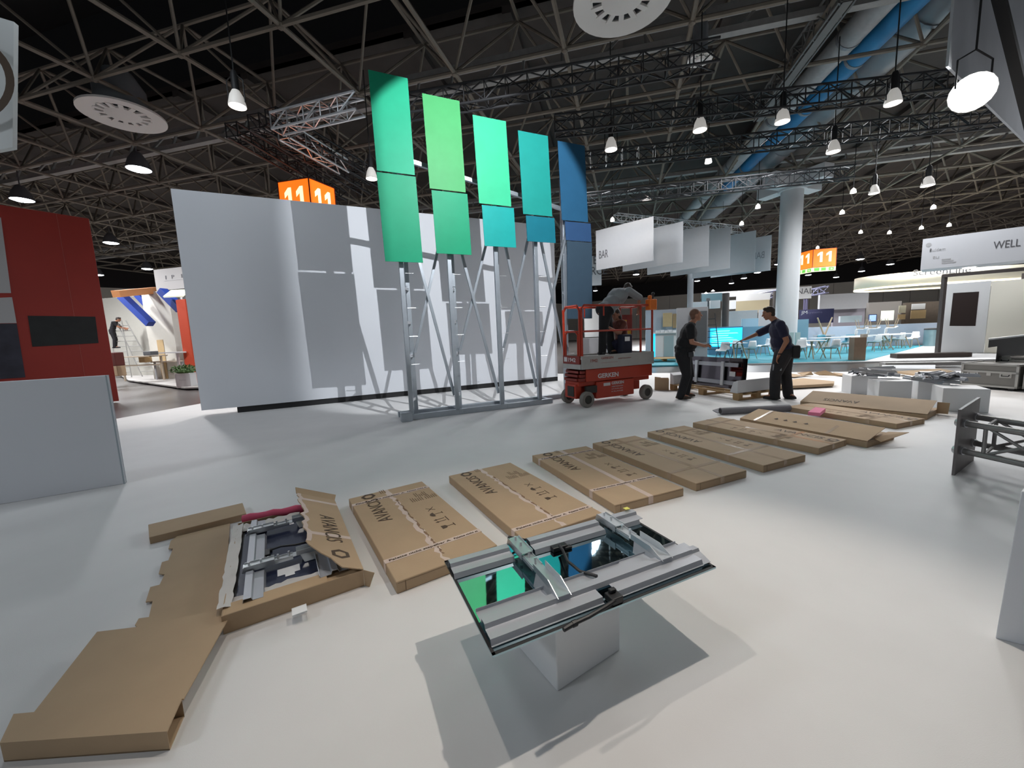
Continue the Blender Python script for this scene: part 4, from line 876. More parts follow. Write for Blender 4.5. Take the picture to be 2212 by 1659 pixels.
# ------------------------------------------------------------------ pallet with the upright panel
wood = mat('pallet_wood', (.42, .27, .13), .8, var=.2, scale=8)
def pallet(label, c, rz, L, Wd, h=.144):
    t = thing('pallet', label, 'pallet', c, rz)
    for k in range(5):
        y = -Wd/2+.05+(Wd-.10)*k/4; b = MB(); b.box((0, y, h-.011), (L, .10, .022)); b.build('deck_board', wood, t)
    for k in range(3):
        x = (-1, 0, 1)[k]*(L/2-.07); b = MB(); b.box((x, 0, h-.033), (.14, Wd, .022)); b.build('cross_board', wood, t)
        for y in (-1, 0, 1): b = MB(); b.box((x, y*(Wd/2-.05), .06), (.14, .10, .08)); b.build('block', wood, t)
        b = MB(); b.box((x, 0, .01), (.12, Wd, .02)); b.build('bottom_board', wood, t)
    return t
pn, pr_, plf = at(1596, 866), at(1655, 846), at(1452, 843)
pd = (plf-pn).normalized(); ps = V((pd.y, -pd.x, 0)); ps = ps if ps.x > 0 else -ps
pallet('wooden pallet under the upright dark panel, between the two standing men', pn+pd*.93+ps*.55, math.atan2(pd.y, pd.x), 1.86, 1.10)
PM = lambda a, s_, z: pn+pd*a+ps*s_+V((0, 0, z))
t = thing('facade_module', 'dark panel standing upright on the pallet between the two men', 'panel', PM(.93, .36, .144))
b = MB(); b.prism([PM(.14, .33, .15), PM(1.72, .33, .15), PM(1.72, .37, .80), PM(.14, .37, .80)], ps*.012); b.build('glass', mat('panel_glass_upright', (.10, .09, .10), .06, metal=1.0), t, world=True)
b = MB()
for z in (.24, .62): b.prism([PM(.30, .30, z), PM(1.60, .30, z), PM(1.60, .32, z+.08), PM(.30, .32, z+.08)], ps*.02)
b.build('long_rail', rail_m, t, world=True)
for a_ in (.62, 1.32): b = MB(); b.prism([PM(a_, .27, .22), PM(a_+.07, .27, .22), PM(a_+.07, .29, .72), PM(a_, .29, .72)], ps*.03); b.build('cross_bracket', shiny, t, world=True)
b = MB(); b.prism([PM(.38, .335, .42), PM(.52, .335, .42), PM(.52, .338, .52), PM(.38, .338, .52)], ps*.003); b.build('label', label_w, t, world=True)
foam = mat('foam_white', (.72, .72, .73), .7)
b = MB(); b.prism([PM(.02, -.02, .145), PM(.20, -.02, .145), PM(.12, -.02, .36), PM(.02, -.02, .40)], ps*.98)
tag(b.build('foam_block', foam, bevel=.01), 'angular white foam block on the near end of the pallet', 'foam block')
b = MB(); b.prism([PM(1.72, -.02, .145), PM(1.84, -.02, .145), PM(1.84, -.02, .42), PM(1.74, -.02, .36)], ps*.98)
tag(b.build('foam_block', foam, bevel=.01), 'white foam block on the far end of the pallet behind the man in black', 'foam block')
pallet('distant wooden pallet with boards in front of the white counter', at(1434, 779), R(-14), 1.6, 1.0)
b = MB(); p = at(1436, 774, .15); b.box(p, (1.3, .5, .04), Matrix.Rotation(R(-20), 3, 'Z')); tag(b.build('board', mat('board_tan', (.55, .38, .18), .7)), 'loose tan board lying on the distant pallet', 'board')
# small open box
c = at(1434, 843); t = thing('carton', 'small open cardboard box on the floor between the lift and the man in black', 'box', c+V((0, .14, 0)), R(-20))
b = MB()
for q0, q1 in (((-.16, -.14, 0), (.16, -.135, .27)), ((-.16, .135, 0), (.16, .14, .27)), ((-.16, -.14, 0), (-.155, .14, .27)), ((.155, -.14, 0), (.16, .14, .27)), ((-.16, -.14, 0), (.16, .14, .005))): b.span(q0, q1)
b.build('body', tan, t)
b = MB(); b.hexa([(-.16, -.145, .27), (-.02, -.145, .27), (-.02, -.14, .27), (-.16, -.14, .27), (-.16, -.17, .33), (-.02, -.16, .31), (-.02, -.155, .31), (-.16, -.165, .33)]); b.build('flap', tan, t)
# loose cardboard on the floor
def cardboard(label, pts, z0=.02, th=.012, m=None):
    b = MB(); b.prism([at(x, y, z) for x, y, z in pts], (0, 0, th)); return tag(b.build('cardboard_sheet', m or tan), label, 'cardboard')
t = cardboard('flat cardboard pack on the floor right behind the pointing man', [(1655, 842, .03), (1800, 834, .03), (1802, 829, .03), (1735, 822, .03), (1655, 829, .03)], th=.06)
cardboard('folded cardboard sheet with a dark edge, first of the heap at the aisle', [(1697, 806, .08), (1738, 812, .03), (1715, 815, .03), (1694, 812, .03)])
cardboard('raised cardboard flap in the heap at the aisle', [(1722, 806, .05), (1752, 803, .14), (1757, 810, .05), (1735, 812, .03)])
cardboard('pale cardboard sheet, middle of the heap at the aisle', [(1757, 806, .10), (1783, 801, .16), (1815, 812, .03), (1770, 811, .03)], m=tan_light)
cardboard('long low cardboard piece, right end of the heap at the aisle', [(1800, 805, .05), (1845, 811, .03), (1838, 814, .03), (1805, 810, .03)])
cardboard('long brown cardboard pack behind the left white cubes', [(1936, 806, .06), (2030, 800, .06), (2062, 806, .06), (1990, 815, .06)], th=.05)
cardboard('white flat pack lying behind the heap of brackets', [(1905, 792, .06), (2020, 792, .06), (2020, 801, .06), (1905, 799, .06)], th=.05, m=white_paint)

# ------------------------------------------------------------------ white cubes with heaps of brackets
def cube(label, c, rz, w, h):
    b = MB(); b.box((0, 0, h/2), (w, w, h)); o = b.build('display_cube', white_paint, bevel=.006); o.location = c; o.rotation_euler = (0, 0, rz); return tag(o, label, 'cube', 'white cubes under the bracket heaps')
cubes = [('far left one of the two white cubes under the left heap of brackets', at(1868, 852)+V((.05, .2, 0)), R(-20), .42, .37), ('front one of the two white cubes under the left heap of brackets', at(1936, 866)+V((.06, .22, 0)), R(-22), .46, .36),
    ('left one of the two white cubes under the right heap of brackets', at(2022, 866)+V((.1, .22, 0)), R(-32), .40, .36), ('right one of the two white cubes under the right heap of brackets', at(2096, 890)+V((.08, .24, 0)), R(-33), .50, .36)]
for c in cubes: cube(*c)
b = MB(); b.ribbon([(-.05, 0), (-.035, .03), (-.01, .03), (0, .05), (.03, .05), (.035, .01), (.06, 0)], (-.27, 0, 0), (.27, 0, 0), YY, ZZ, .003)
proto = tag(b.build('mounting_bracket', rail_m), 'x', 'bracket'); proto.rotation_mode = 'XYZ'
q = random.Random(5); first = True
colrs = [rail_m, alu, zinc]
protos = [proto]
for m_ in (alu, mat('bracket_dark', (.06, .06, .065), .4, metal=.5)):
    d = proto.copy(); d.data = proto.data.copy(); d.data.materials.clear(); d.data.materials.append(m_); C.objects.link(d); protos.append(d)
used = [False]*3
for ci, (cx_, n) in enumerate((((cubes[0][1]+cubes[1][1])/2, 13), ((cubes[2][1]+cubes[3][1])/2, 13))):
    for i in range(n):
        k = (0, 1, 0, 2, 0, 1)[i % 6]; o = protos[k] if not used[k] else protos[k].copy()
        if used[k]: C.objects.link(o)
        used[k] = True
        o.location = cx_+V((q.uniform(-.30, .30), q.uniform(-.22, .22), .385+.009*i)); o.rotation_euler = (q.uniform(-.35, .35), q.uniform(-.10, .10), q.uniform(-1.5, 1.0)); o.scale = (q.uniform(.6, 1.1), 1, 1)
        tag(o, ('grey metal bracket in the heap on the left pair of white cubes', 'grey metal bracket in the heap on the right pair of white cubes')[ci], 'bracket', ('bracket heap on the left cubes', 'bracket heap on the right cubes')[ci])

# ------------------------------------------------------------------ truss section with end plate at the right
p0, p1 = at(2055, 1026), at(2097, 993); pd_ = (p1-p0).normalized(); hz_ = .62
plate_m = mat('plate_grey', (.17, .15, .145), .5, var=.2, scale=8); tube_m = mat('tube_grey_alu', (.30, .29, .28), .4, metal=.5, var=.15)
tt = thing('truss_section', 'grey truss section with a square end plate standing on the floor at the right', 'truss', p0)
b = MB(); b.prism([p0, p1, p1+V((0, 0, hz_+.03)), p0+V((0, 0, hz_))], V((pd_.y, -pd_.x, 0))*.02); b.build('end_plate', plate_m, tt, world=True)
f0, f1 = at(2082, 912, .48), at(2230, 936, .48); td = (f1-f0).normalized(); bk = pd_*.42
b = MB(); zz = (.48, .22)
s0 = p0+pd_*.12
for o_ in (V((0, 0, 0)), bk):
    for z in zz: b.tube(s0+o_+V((0, 0, z)), s0+o_+td*2.6+V((0, 0, z)), .028, n=12)
b.build('chord_tube', tube_m, tt, world=True, smooth=True)
b = MB()
for k in range(5):
    a0, a1 = s0+td*(.18+.5*k), s0+td*(.18+.5*k+.46)
    for o_ in (V((0, 0, 0)), bk):
        b.tube(a0+o_+V((0, 0, zz[0])), a0+o_+V((0, 0, zz[1])), .014); b.tube(a0+o_+V((0, 0, zz[0])), a1+o_+V((0, 0, zz[1])), .013); b.tube(a1+o_+V((0, 0, zz[0])), a0+o_+V((0, 0, zz[1])), .013)
    b.tube(a0+V((0, 0, zz[0])), a0+bk+V((0, 0, zz[0])), .013); b.tube(a0+V((0, 0, zz[1])), a0+bk+V((0, 0, zz[1])), .013)
b.build('lattice', tube_m, tt, world=True)
b = MB()
for z in zz: b.tube(s0+V((0, 0, z))-td*.02, s0+V((0, 0, z))+td*.05, .038, n=12); b.tube(s0+bk+V((0, 0, z)), s0+bk+V((0, 0, z))+td*.05, .038, n=12)
b.build('coupling', alu, tt, world=True)

# ------------------------------------------------------------------ flight cases at the right
case_g = mat('case_grey', (.20, .19, .175), .6, var=.1, scale=5); case_e = mat('case_edge', (.42, .41, .39), .4, metal=.4); dark_bx = mat('case_dark', (.02, .017, .016), .6)
def flight_case(label, p, q, dz, z0, h, lid=.3, handles=2, m=case_g, wheels=True):
    d = (q-p); L = d.length; rz_ = math.atan2(d.y, d.x); t = thing('flight_case', label, 'case', V((p.x, p.y, z0)), rz_)
    g = .07 if wheels else 0
    b = MB(); b.span((0, 0, g), (L, dz, h)); b.build('body', m, t, bevel=.008)
    b = MB(); r = .018
    for x in (0, L):
        for y in (0, dz): b.span((x-r, y-r, g), (x+r, y+r, h))
    for z in (g, h-lid*h, h):
        b.span((-r, -r, z-r), (L+r, r*.3, z+r)); b.span((-r, dz-r*.3, z-r), (L+r, dz+r, z+r))
        if z in (g, h): b.span((-r, -r, z-r), (r, dz, z+r)); b.span((L-r, -r, z-r), (L+r, dz, z+r))
    b.build('edge_strip', case_e, t)
    for k in range(handles):
        x = L*(.2 if k == 0 else .8); b = MB(); b.span((x-.08, -.008, h*.5), (x+.08, .004, h*.5+.09)); hd = b.build('handle_plate', case_e, t); b = MB(); b.path([(x-.05, -.01, h*.5+.06), (x-.045, -.03, h*.5+.03), (x+.045, -.03, h*.5+.03), (x+.05, -.01, h*.5+.06)], .008); b.build('handle', rubber, hd)
    b = MB(); b.span((L*.46, -.006, h*.55), (L*.54, .004, h*.55+.06)); b.build('latch', case_e, t)
    if wheels:
        for x in (.08, L-.08):
            for y in (.06, dz-.06): b = MB(); b.lathe([(.001, -.02), (.04, -.02), (.04, .02), (.001, .02)], (x, y, .04), 12, Matrix.Rotation(R(90), 3, 'X')); b.build('castor', rubber, t)
    return t
c0_, c1_ = at(2076, 836), at(2194, 846)
flight_case('long grey flight case with two handles behind the right heap of brackets', c0_, c1_, .6, 0, .50)
d = (c1_-c0_).normalized(); n_ = V((-d.y, d.x, 0))
p = at(2106, 776, .55); flight_case('small grey flight case on the shelf behind the long case', c0_+d*.2+n_*.75, c0_+d*.55+n_*.75, .3, .38, .22, handles=1, wheels=False)
b = MB(); b.prism([c0_+d*.12+n_*.70, c0_+d*1.5+n_*.70, c0_+d*1.5+n_*1.25, c0_+d*.12+n_*1.25], (0, 0, .38)); tag(b.build('equipment_table', dark_bx), 'dark low table behind the long grey flight case', 'table')
flight_case('dark flight case at the right edge beside the long grey one', c1_+d*.08+n_*.05, c1_+d*1.2+n_*.05, .6, 0, .62, m=dark_bx)
b = MB()
for k in range(2): b.box(c0_+d*(.68+k*.16)+n_*.85+V((0, 0, .44)), (.12, .2, .12), Matrix.Rotation(math.atan2(d.y, d.x), 3, 'Z'))
tag(b.build('power_units', case_g), 'pair of small grey equipment units beside the small flight case', 'equipment')
t = thing('counter_desk', 'white-topped dark counter at the right edge above the flight cases', 'counter', c0_+d*.7+n_*1.6)
b = MB(); q0 = at(2135, 735, .98); q1 = at(2250, 722, .98); ax = (q1-q0).normalized(); ay = V((q0.x, q0.y, 0)).normalized(); b.prism([q0, q1, q1+ay*.28, q0+ay*.28], (0, 0, .03)); b.build('top', white_paint, t, world=True)
b = MB(); z_ = V((0, 0, -.15)); b.prism([q0+ax*.03+ay*.05, q1+ay*.05, q1+ay*.27, q0+ax*.03+ay*.27], z_); b.build('drawer_front', dark_bx, t, world=True)
b = MB(); b.prism([q0+ax*.55+ay*.08+z_, q1+ay*.08+z_, q1+ay*.25+z_, q0+ax*.55+ay*.25+z_], (0, 0, -.83)); b.build('base', dark_bx, t, world=True)
# ------------------------------------------------------------------ neighbouring stand with the blue carpet
tealc = mat('carpet_teal', (.04, .27, .34), .8, var=.1, scale=3)
f0 = at(1700, 785); c2 = at(1868, 779); e2_ = at(1998, 746); l2_ = at(1420, 784)
b = MB(); o_ = f0-AX*8; b.prism([V((p.x, p.y, 0)) for p in (o_, c2, e2_, e2_+BX*2.5, o_+BX*13)], (0, 0, -.05)); struct(b.build('floor_blue_stand', tealc))
b = MB(); b.prism([V((p.x, p.y, -.01)) for p in (c2-AX*10-BX*.25, c2+AX*16-BX*.25, c2+AX*16+BX*10, e2_, c2)], (0, 0, -.04)); struct(b.build('floor_white_stand', white_carpet))
def isec_plane(px, py, o, n):
    d = FW + RT*((px-1106)/FPX) - UP*((py-829.5)/FPX); k = (o-EYE).dot(n)/d.dot(n); return EYE+d*k
def slab(name, label, cat, px0, py0, px1, py1, t, th, m, ax=AX, foot=False, bevel=.004, group=None, tilt=None):
    """upright slab along ax; pixel box of its face, forward distance t at its middle"""
    o = dep((px0+px1)/2, (py0+py1)/2, t); n = V((ax.y, -ax.x, 0)); n = n if n.dot(o-EYE) < 0 else -n
    ym = (py0+py1)/2; a = isec_plane(px0, ym, o, n); c = isec_plane(px1, ym, o, n); xm = (px0+px1)/2
    zt, zb = isec_plane(xm, py0, o, n).z, isec_plane(xm, py1, o, n).z
    if foot or zb < .06: zb = 0
    a = V((a.x, a.y, zb)); c = V((c.x, c.y, zb)); u = V((0, 0, zt-zb))
    b = MB(); b.prism([a, c, c+u, a+u], -n*th); ob = b.build(name, m, bevel=bevel)
    if label: tag(ob, label, cat, group)
    return ob, a, c, zb, zt, n
def face_text(parent, tx, a, c, zb, zt, n, fx, fz, h, w, m, name='lettering', bold=0.0):
    d = (c-a).normalized(); L = (c-a).length; b = MB(); lettering(b, tx, a+d*L*fx+V((0, 0, (zt-zb)*fz))+n*.004, d, (0, 0, 1), h, w, .004, bold=bold); return b.build(name, m, parent)
ink_g = mat('ink_grey', (.10, .10, .11), .6); ink_f = mat('ink_pale', (.42, .42, .43), .7)
panel_g = mat('panel_grey', (.36, .36, .37), .7, var=.05); panel_d = mat('panel_dark', (.10, .105, .11), .7, var=.1); pw = mat('panel_white_far', (.66, .66, .66), .6); blueg = mat('panel_bluegrey', (.44, .46, .51), .7); kraft = mat('board_kraft', (.50, .36, .19), .75, var=.08)
steel_d = mat('post_dark', (.07, .055, .05), .5); beige = mat('board_beige', (.33, .27, .17), .7)

# hanging white banners: one reads BAR
bn = [((1288, 584), (1411, 563), (1412, 467)), ((1345, 587), (1474, 575), (1475, 478)), ((1398, 594), (1530, 580), (1532, 485)), ((1448, 597), (1576, 572), (1576, 489)), ((1495, 602), (1630, 590), (1630, 498)), ((1535, 600), (1664, 583), (1668, 507))]
nm = ('front white hanging banner reading BAR', 'second white hanging banner, right behind the one reading BAR', 'third white hanging banner from the front', 'fourth white hanging banner from the front', 'fifth white hanging banner, with a bright right edge', 'rear white hanging banner with the word showing mirrored')
dirb = (at(*bn[0][1], 4.2)-at(*bn[0][0], 4.2)); dirb.z = 0; dirb.normalize()
bm_ = mat('banner_white', (.56, .57, .59), .55, var=.03)
for i, (l, r, tr) in enumerate(bn):
    L_ = at(*l, 4.2); n = V((dirb.y, -dirb.x, 0)); n = n if n.y < 0 else -n
    P2 = isec_plane(r[0], r[1], L_, n); P2 = V((P2.x, P2.y, 4.2)); zt = isec_plane(tr[0], tr[1], L_, n).z
    t = thing('hanging_banner', nm[i], 'banner', L_, group='white banners over the bar')
    b = MB(); b.prism([L_, P2, V((P2.x, P2.y, zt)), V((L_.x, L_.y, zt))], -n*.03); b.build('board', bm_, t, world=True)
    b = MB(); d = (P2-L_).normalized(); W_ = (P2-L_).length
    for f in (.12, .88): b.tube(L_+d*W_*f+V((0, 0, zt-4.2)), L_+d*W_*f+V((0, 0, zt-4.2+1.2)), .006, n=5)
    b.build('wire', black_m, t, world=True)
    if i in (0, 5):
        b = MB(); h_ = zt-4.2
        if i == 0: lettering(b, 'BAR', L_+d*W_*.06+V((0, 0, h_*.28))+n*.004, d, Z1, .34, W_*.17, .004)
        else: lettering(b, 'BAR', L_+d*W_*.90+V((0, 0, h_*.38))+n*.004, -d, Z1, .34, W_*.19, .004)
        b.build('lettering', ink_g if i == 0 else mat('ink_faded', (.25, .26, .28), .7), t, world=True)
spot('banner_spotlight', tuple(at(1400, 420, 6.1)), tuple(at(1370, 520, 5.2)), 120, 60, .8, WARM, .05)
o, a, c, zb, zt, n = slab('hanging_sign', 'white hanging sign half hidden behind the blue panel, letters ending in RCE', 'sign', 1262, 553, 1299, 617, 24, .04, bm_)
face_text(o, 'RCE', a, c, zb, zt, n, .42, .36, .50, .92, ink_g); face_text(o, 'E', a, c, zb, zt, n, .55, .72, .50, .28, ink_g)
# orange number cubes
og = mat('orange_glow', (1.0, .17, .01), .5, emit=1.15); wg = mat('digit_glow', (1.0, .80, .50), .5, emit=1.3); gg = mat('exit_glow', (.10, .42, .05), .5, emit=.7); yg = mat('exit_pale', (.75, .85, .45), .5, emit=.8)
def number_cube(label, corner, dl, dr, wl, wr, h, exit_=False):
    t = thing('number_sign', label, 'sign', corner)
    dl, dr = V(dl).normalized(), V(dr).normalized(); l, r = corner+dl*wl, corner+dr*wr; u = V((0, 0, h))
    b = MB(); b.prism([corner, r, r+dl*wl, l], u); b.build('light_box', og, t, world=True)
    for (o_, d, w) in ((l, -dl, wl), (corner, dr, wr)):
        nn = d.cross(Z); nn = nn if nn.dot(o_-EYE) < 0 else -nn
        b = MB()
        for f_ in (.17, .55): b.prism([o_+d*w*(f_+.28*x_)+u*(.28+.56*y_)+nn*.003 for x_, y_ in ((.46, 0), (.86, 0), (.86, 1), (.52, 1), (.06, .80), (.06, .58), (.46, .73))], nn*.006)
        b.build('digits', wg, t, world=True)
        b = MB()
        for p, q in ((o_, o_+u), (o_+d*w, o_+d*w+u), (o_, o_+d*w), (o_+u, o_+d*w+u)): b.bar(p+nn*.005, q+nn*.005, .025, .02)
        b.build('frame', mat('frame_rust', (.16, .02, .006), .5), t, world=True)
        if exit_:
            v = V((0, 0, -.26)); b = MB(); b.prism([o_+v, o_+d*w+v, o_+d*w, o_], -nn*.05); s_ = b.build('exit_strip', yg, t, world=True)
            b = MB()
            for f0_, f1_ in ((.08, .3), (.38, .58), (.70, .92)): b.prism([o_+d*w*f0_+v*.85+nn*.004, o_+d*w*f1_+v*.85+nn*.004, o_+d*w*f1_+v*.15+nn*.004, o_+d*w*f0_+v*.15+nn*.004], nn*.003)
            b.build('pictogram', gg, t, world=True)
            b = MB(); ar = o_+d*w*.81+v*.5+nn*.01; b.prism([ar+d*w*.07, ar-v*.22-d*w*.01, ar+v*.22-d*w*.01], nn*.003); b.bar(ar-d*w*.08, ar, .04, .01); b.build('arrow', yg, t, world=True)
    b = MB(); k = corner+(dl*wl+dr*wr)/2
    for sx in (-.3, .3): b.tube(k+u+dl*sx*wl, k+u+dl*sx*wl+V((0, 0, 1.2)), .01, n=5)
    b.build('suspension', black_m, t, world=True)
Z = V((0, 0, 1))
k1 = at(666, 384, 6.0); k1.z = 6.0-1.15
l1_ = at(600, 394, 6.0); r1_ = at(722, 407, 6.0); l1_.z = r1_.z = k1.z
number_cube('glowing orange number cube reading 11 above the white display wall', k1, l1_-k1, r1_-k1, (l1_-k1).length, (r1_-k1).length, 1.15)
o_ = dep(1757, 540, 24); n = V((AX.y, -AX.x, 0)); kk = V((o_.x, o_.y, isec_plane(1757, 578, o_, n).z)); h_ = isec_plane(1757, 539, o_, n).z-kk.z
w_ = (isec_plane(1799, 560, o_, n)-o_).length
number_cube('glowing orange number cube reading 11 with a green exit strip, right of the column', kk, BX-AX*.35, AX, w_*1.0, w_, h_, True)

# ------------------------------------------------------------------ bar counter, kiosk and screen of the blue stand
ob, a, c, zb, zt, n = slab('white_screen', 'blank white screen board behind the scissor lift', 'screen', 1262, 664, 1297, 728, 16, .06, mat('screen_white', (.80, .80, .78), .5)); tag(ob, None, None)
slab('cupboard', 'low grey cupboard behind the scissor lift', 'cupboard', 1252, 730, 1312, 772, 15.5, .5, panel_g, foot=True)
slab('cupboard', 'brown-grey upright cupboard right of the blank white screen', 'cupboard', 1298, 680, 1312, 732, 17, .5, mat('cup_brown', (.18, .15, .13), .7))
slab('bar_partition', 'pale blue-grey stand wall behind the counter', 'wall', 1395, 668, 1510, 760, 22, .2, blueg, foot=True)
slab('pinboard', 'left tan board on the pale wall behind the counter', 'board', 1432, 676, 1452, 706, 21.7, .04, kraft); slab('pinboard', 'wide tan board on the pale wall above the counter, right of the left one', 'board', 1453, 677, 1484, 708, 21.7, .04, mat('board_brown', (.33, .23, .12), .75, var=.08))
ob, a, c, zb, zt, n = slab('bar_counter', 'white bar counter with a glass front behind the man in black', 'counter', 1416, 720, 1462, 768, 19, .7, pw, foot=True)
d = (c-a).normalized(); L_ = (c-a).length
b = MB(); b.prism([a+d*L_*.40+n*.012+Z*.1, a+d*L_*.85+n*.012+Z*.1, a+d*L_*.85+n*.012+Z*(zt-.12), a+d*L_*.40+n*.012+Z*(zt-.12)], n*.01); b.build('glass_door', mat('glass_green', (.30, .40, .42), .15), ob)
b = MB(); b.prism([a-d*.15+Z*zt+n*.1, c+d*.15+Z*zt+n*.1, c+d*.15+Z*zt-n*.8, a-d*.15+Z*zt-n*.8], Z*.05); b.build('counter_top', pw, ob)
q = random.Random(8)
for i in range(5): b = MB(); p = a+d*L_*(.15+.19*i)-n*.3+Z*(zt+.05); b.box(p+Z*.05, (.18, .14, .08+.06*q.random())); tag(b.build('tray', mat('tray_pale', (.55, .60, .62), .4)), 'small pale tray or tool on top of the white bar counter', 'tray', 'clutter on the bar counter')
cy = mat('led_cyan', (.02, .52, .86), .5, emit=1.25); cyl = mat('led_cyan_pale', (.30, .80, 1.0), .5, emit=1.0)
b = MB(); p = a-d*.12+n*.02; b.prism([p, p+d*.10, p+d*.10+Z*zt, p+Z*zt], -n*.1); tag(b.build('light_strip', cy), 'upright glowing blue light strip at the left end of the bar counter', 'light')
t = thing('kiosk_board', 'tall grey display board in a pale frame behind the man in black', 'board', dep(1500, 760, 17))
for nm_, q_, th, m_ in (('frame', (1462, 664, 1529, 768), .15, panel_g), ('dark_board', (1490, 672, 1527, 740), .03, panel_d)):
    ob, a, c, zb, zt, n = slab(nm_, None, None, *q_, 16.5 if nm_ == 'frame' else 16.3, th, m_, foot=nm_ == 'frame'); ob.parent = t; ob.matrix_parent_inverse = t.matrix_basis.inverted()
ob, a, c, zb, zt, n = slab('led_counter', 'counter with a glowing cyan front behind the black chair', 'counter', 1532, 706, 1604, 772, 20.5, .6, mat('counter_blue', (.08, .22, .34), .5), foot=True)
d = (c-a).normalized(); L_ = (c-a).length; b = MB(); b.prism([a+d*.03+n*.012+Z*.42, a+d*(L_-.03)+n*.012+Z*.42, a+d*(L_-.03)+n*.012+Z*(zt-.06), a+d*.03+n*.012+Z*(zt-.06)], n*.01); fr_ = b.build('glowing_front', cy, ob)
b = MB(); q = random.Random(4)
for i in range(7): z = .5+(zt-.62)*i/7; b.prism([a+d*(.05+.3*q.random())+n*.024+Z*z, a+d*(L_*(.5+.45*q.random()))+n*.024+Z*z, a+d*(L_*(.5+.4*q.random()))+n*.024+Z*(z+.05), a+d*.1+n*.024+Z*(z+.05)], n*.002)
b.build('pale_streak', cyl, fr_)
slab('sky_partition', 'light blue partition right of the glowing counter', 'partition', 1604, 705, 1662, 768, 20.6, .1, mat('panel_sky', (.22, .42, .56), .6), foot=True)

# chairs and tables
shell_w = mat('chair_white', (.72, .74, .75), .45); shell_b = mat('chair_blue', (.10, .32, .42), .5); leg_o = mat('chair_leg_oak', (.36, .28, .18), .6); leg_k = mat('chair_leg_dark', (.03, .06, .09), .5)
def chair(m, lm):
    t = thing('chair', 'x', 'chair')
    prof = [(-.20, .40), (-.21, .435), (-.12, .445), (.08, .435), (.17, .45), (.21, .50), (.235, .60), (.25, .72), (.255, .80)]
    b = MB(); n = len(prof); k = 9; vs = []
    for i, (y, z) in enumerate(prof):
        w = .225 if i < 6 else .225-.02*(i-5)
        for j in range(k):
            u = -1+2*j/(k-1); vs.append((w*u, -y - (abs(u)**3*.05 if i > 5 else 0)*-1, z+(abs(u)**3*.05 if 1 < i < 6 else 0)))
    b._add(vs, [(i*k+j, i*k+j+1, (i+1)*k+j+1, (i+1)*k+j) for i in range(n-1) for j in range(k-1)])
    b.build('seat_shell', m, t, smooth=True, solid=.012)
    for sx in (-1, 1):
        for sy in (-1, 1): b = MB(); b.tube((sx*.15, sy*.13, .435), (sx*.23, sy*.22, 0), .016, .012); b.build('leg', lm, t)
    b = MB(); b.box((0, 0, .425), (.34, .30, .02)); b.build('seat_frame', lm, t); return t
CH = {'w': chair(shell_w, leg_o), 'b': chair(shell_b, leg_o), 'd': chair(shell_w, leg_k)}; usedc = set()
for k, px, py, rz_, lb in (('d', 1561, 782, 2.2, 'white chair with dark legs seen against the glowing cyan counter'), ('d', 1592, 775, -.6, 'white chair at the table in front of the glowing counter, on its far side'), ('w', 1617, 778, .2, 'pale chair seen from behind left of the pointing man'), ('w', 1648, 770, 1.4, 'white chair just left of the pointing man'),
    ('w', 1722, 779, 1.9, 'nearest white chair right of the pointing man, in profile'), ('w', 1742, 770, 3.3, 'bright white chair behind the table with slanted wooden legs'), ('w', 1794, 778, .15, 'white chair seen from behind in front of the long white table'), ('b', 1776, 757, 2.8, 'blue chair behind the long white table, left one'),
    ('w', 1806, 752, 3.0, 'white chair at the back of the long table, left one'), ('w', 1828, 752, 3.2, 'white chair at the back of the long table, right one'), ('b', 1832, 760, 2.2, 'blue chair near the right end of the long white table'), ('w', 1822, 766, 1.2, 'white chair turned sideways at the long table'),
    ('w', 1886, 762, .2, 'white chair right behind the brown upright box'), ('w', 1902, 757, .3, 'white chair second to the right of the brown upright box'), ('w', 1938, 755, .2, 'white chair left of the steel bin, seen from behind'), ('w', 1968, 752, 1.6, 'white chair nearest to the steel bin'), ('w', 1920, 750, 2.9, 'white chair beyond the two by the brown box')):
    if k not in usedc: r_ = CH[k]; usedc.add(k); r_.location = at(px, py-3); r_.rotation_euler = (0, 0, rz_); r_['label'] = lb; r_['group'] = 'chairs on the blue carpet'
    else: dup(CH[k], at(px, py-3), rz_, lb, 'chairs on the blue carpet')
def table(label, px, py, L_, W_, rz_, m=shell_w):
    t = thing('table', label, 'table', at(px, py), rz_, 'white tables on the blue carpet'); b = MB()
    if L_ == W_: b.tube((0, 0, .72), (0, 0, .745), L_/2, n=32)
    else: b.box((0, 0, .733), (L_, W_, .025))
    b.build('table_top', m, t, bevel=.004)
    for sx in (-1, 1):
        for sy in (-1, 1): b = MB(); b.tube((sx*L_*.22, sy*W_*.12, .72), (sx*L_*.36, sy*W_*.36, 0), .03, .02); b.build('leg', leg_o, t)
    return t
table('white table with slanted wooden legs right of the pointing man', 1752, 774, .95, .95, .3); table('long white table behind the nearest chairs right of the column', 1812, 762, 2.2, .85, R(-14)); table('white table in front of the glowing cyan counter', 1588, 778, .9, .9, .2, mat('table_grey', (.30, .40, .46), .5)); table('white table with chairs standing upside down behind the brown box', 1880, 756, 2.2, .85, R(-14)); table('white table near the steel bin', 1935, 752, 1.2, .85, R(-14))
for px, py, lb in ((1858, 756, 'chair turned upside down on the table behind the brown box, left one'), (1884, 755, 'chair turned upside down on the table behind the brown box, right one'), (1922, 752, 'chair turned upside down on the table left of the steel bin')):
    r_ = dup(CH['w'], at(px, py)+Z*1.54, .5, lb, 'chairs turned upside down'); r_.rotation_euler = (math.pi, 0, .6)
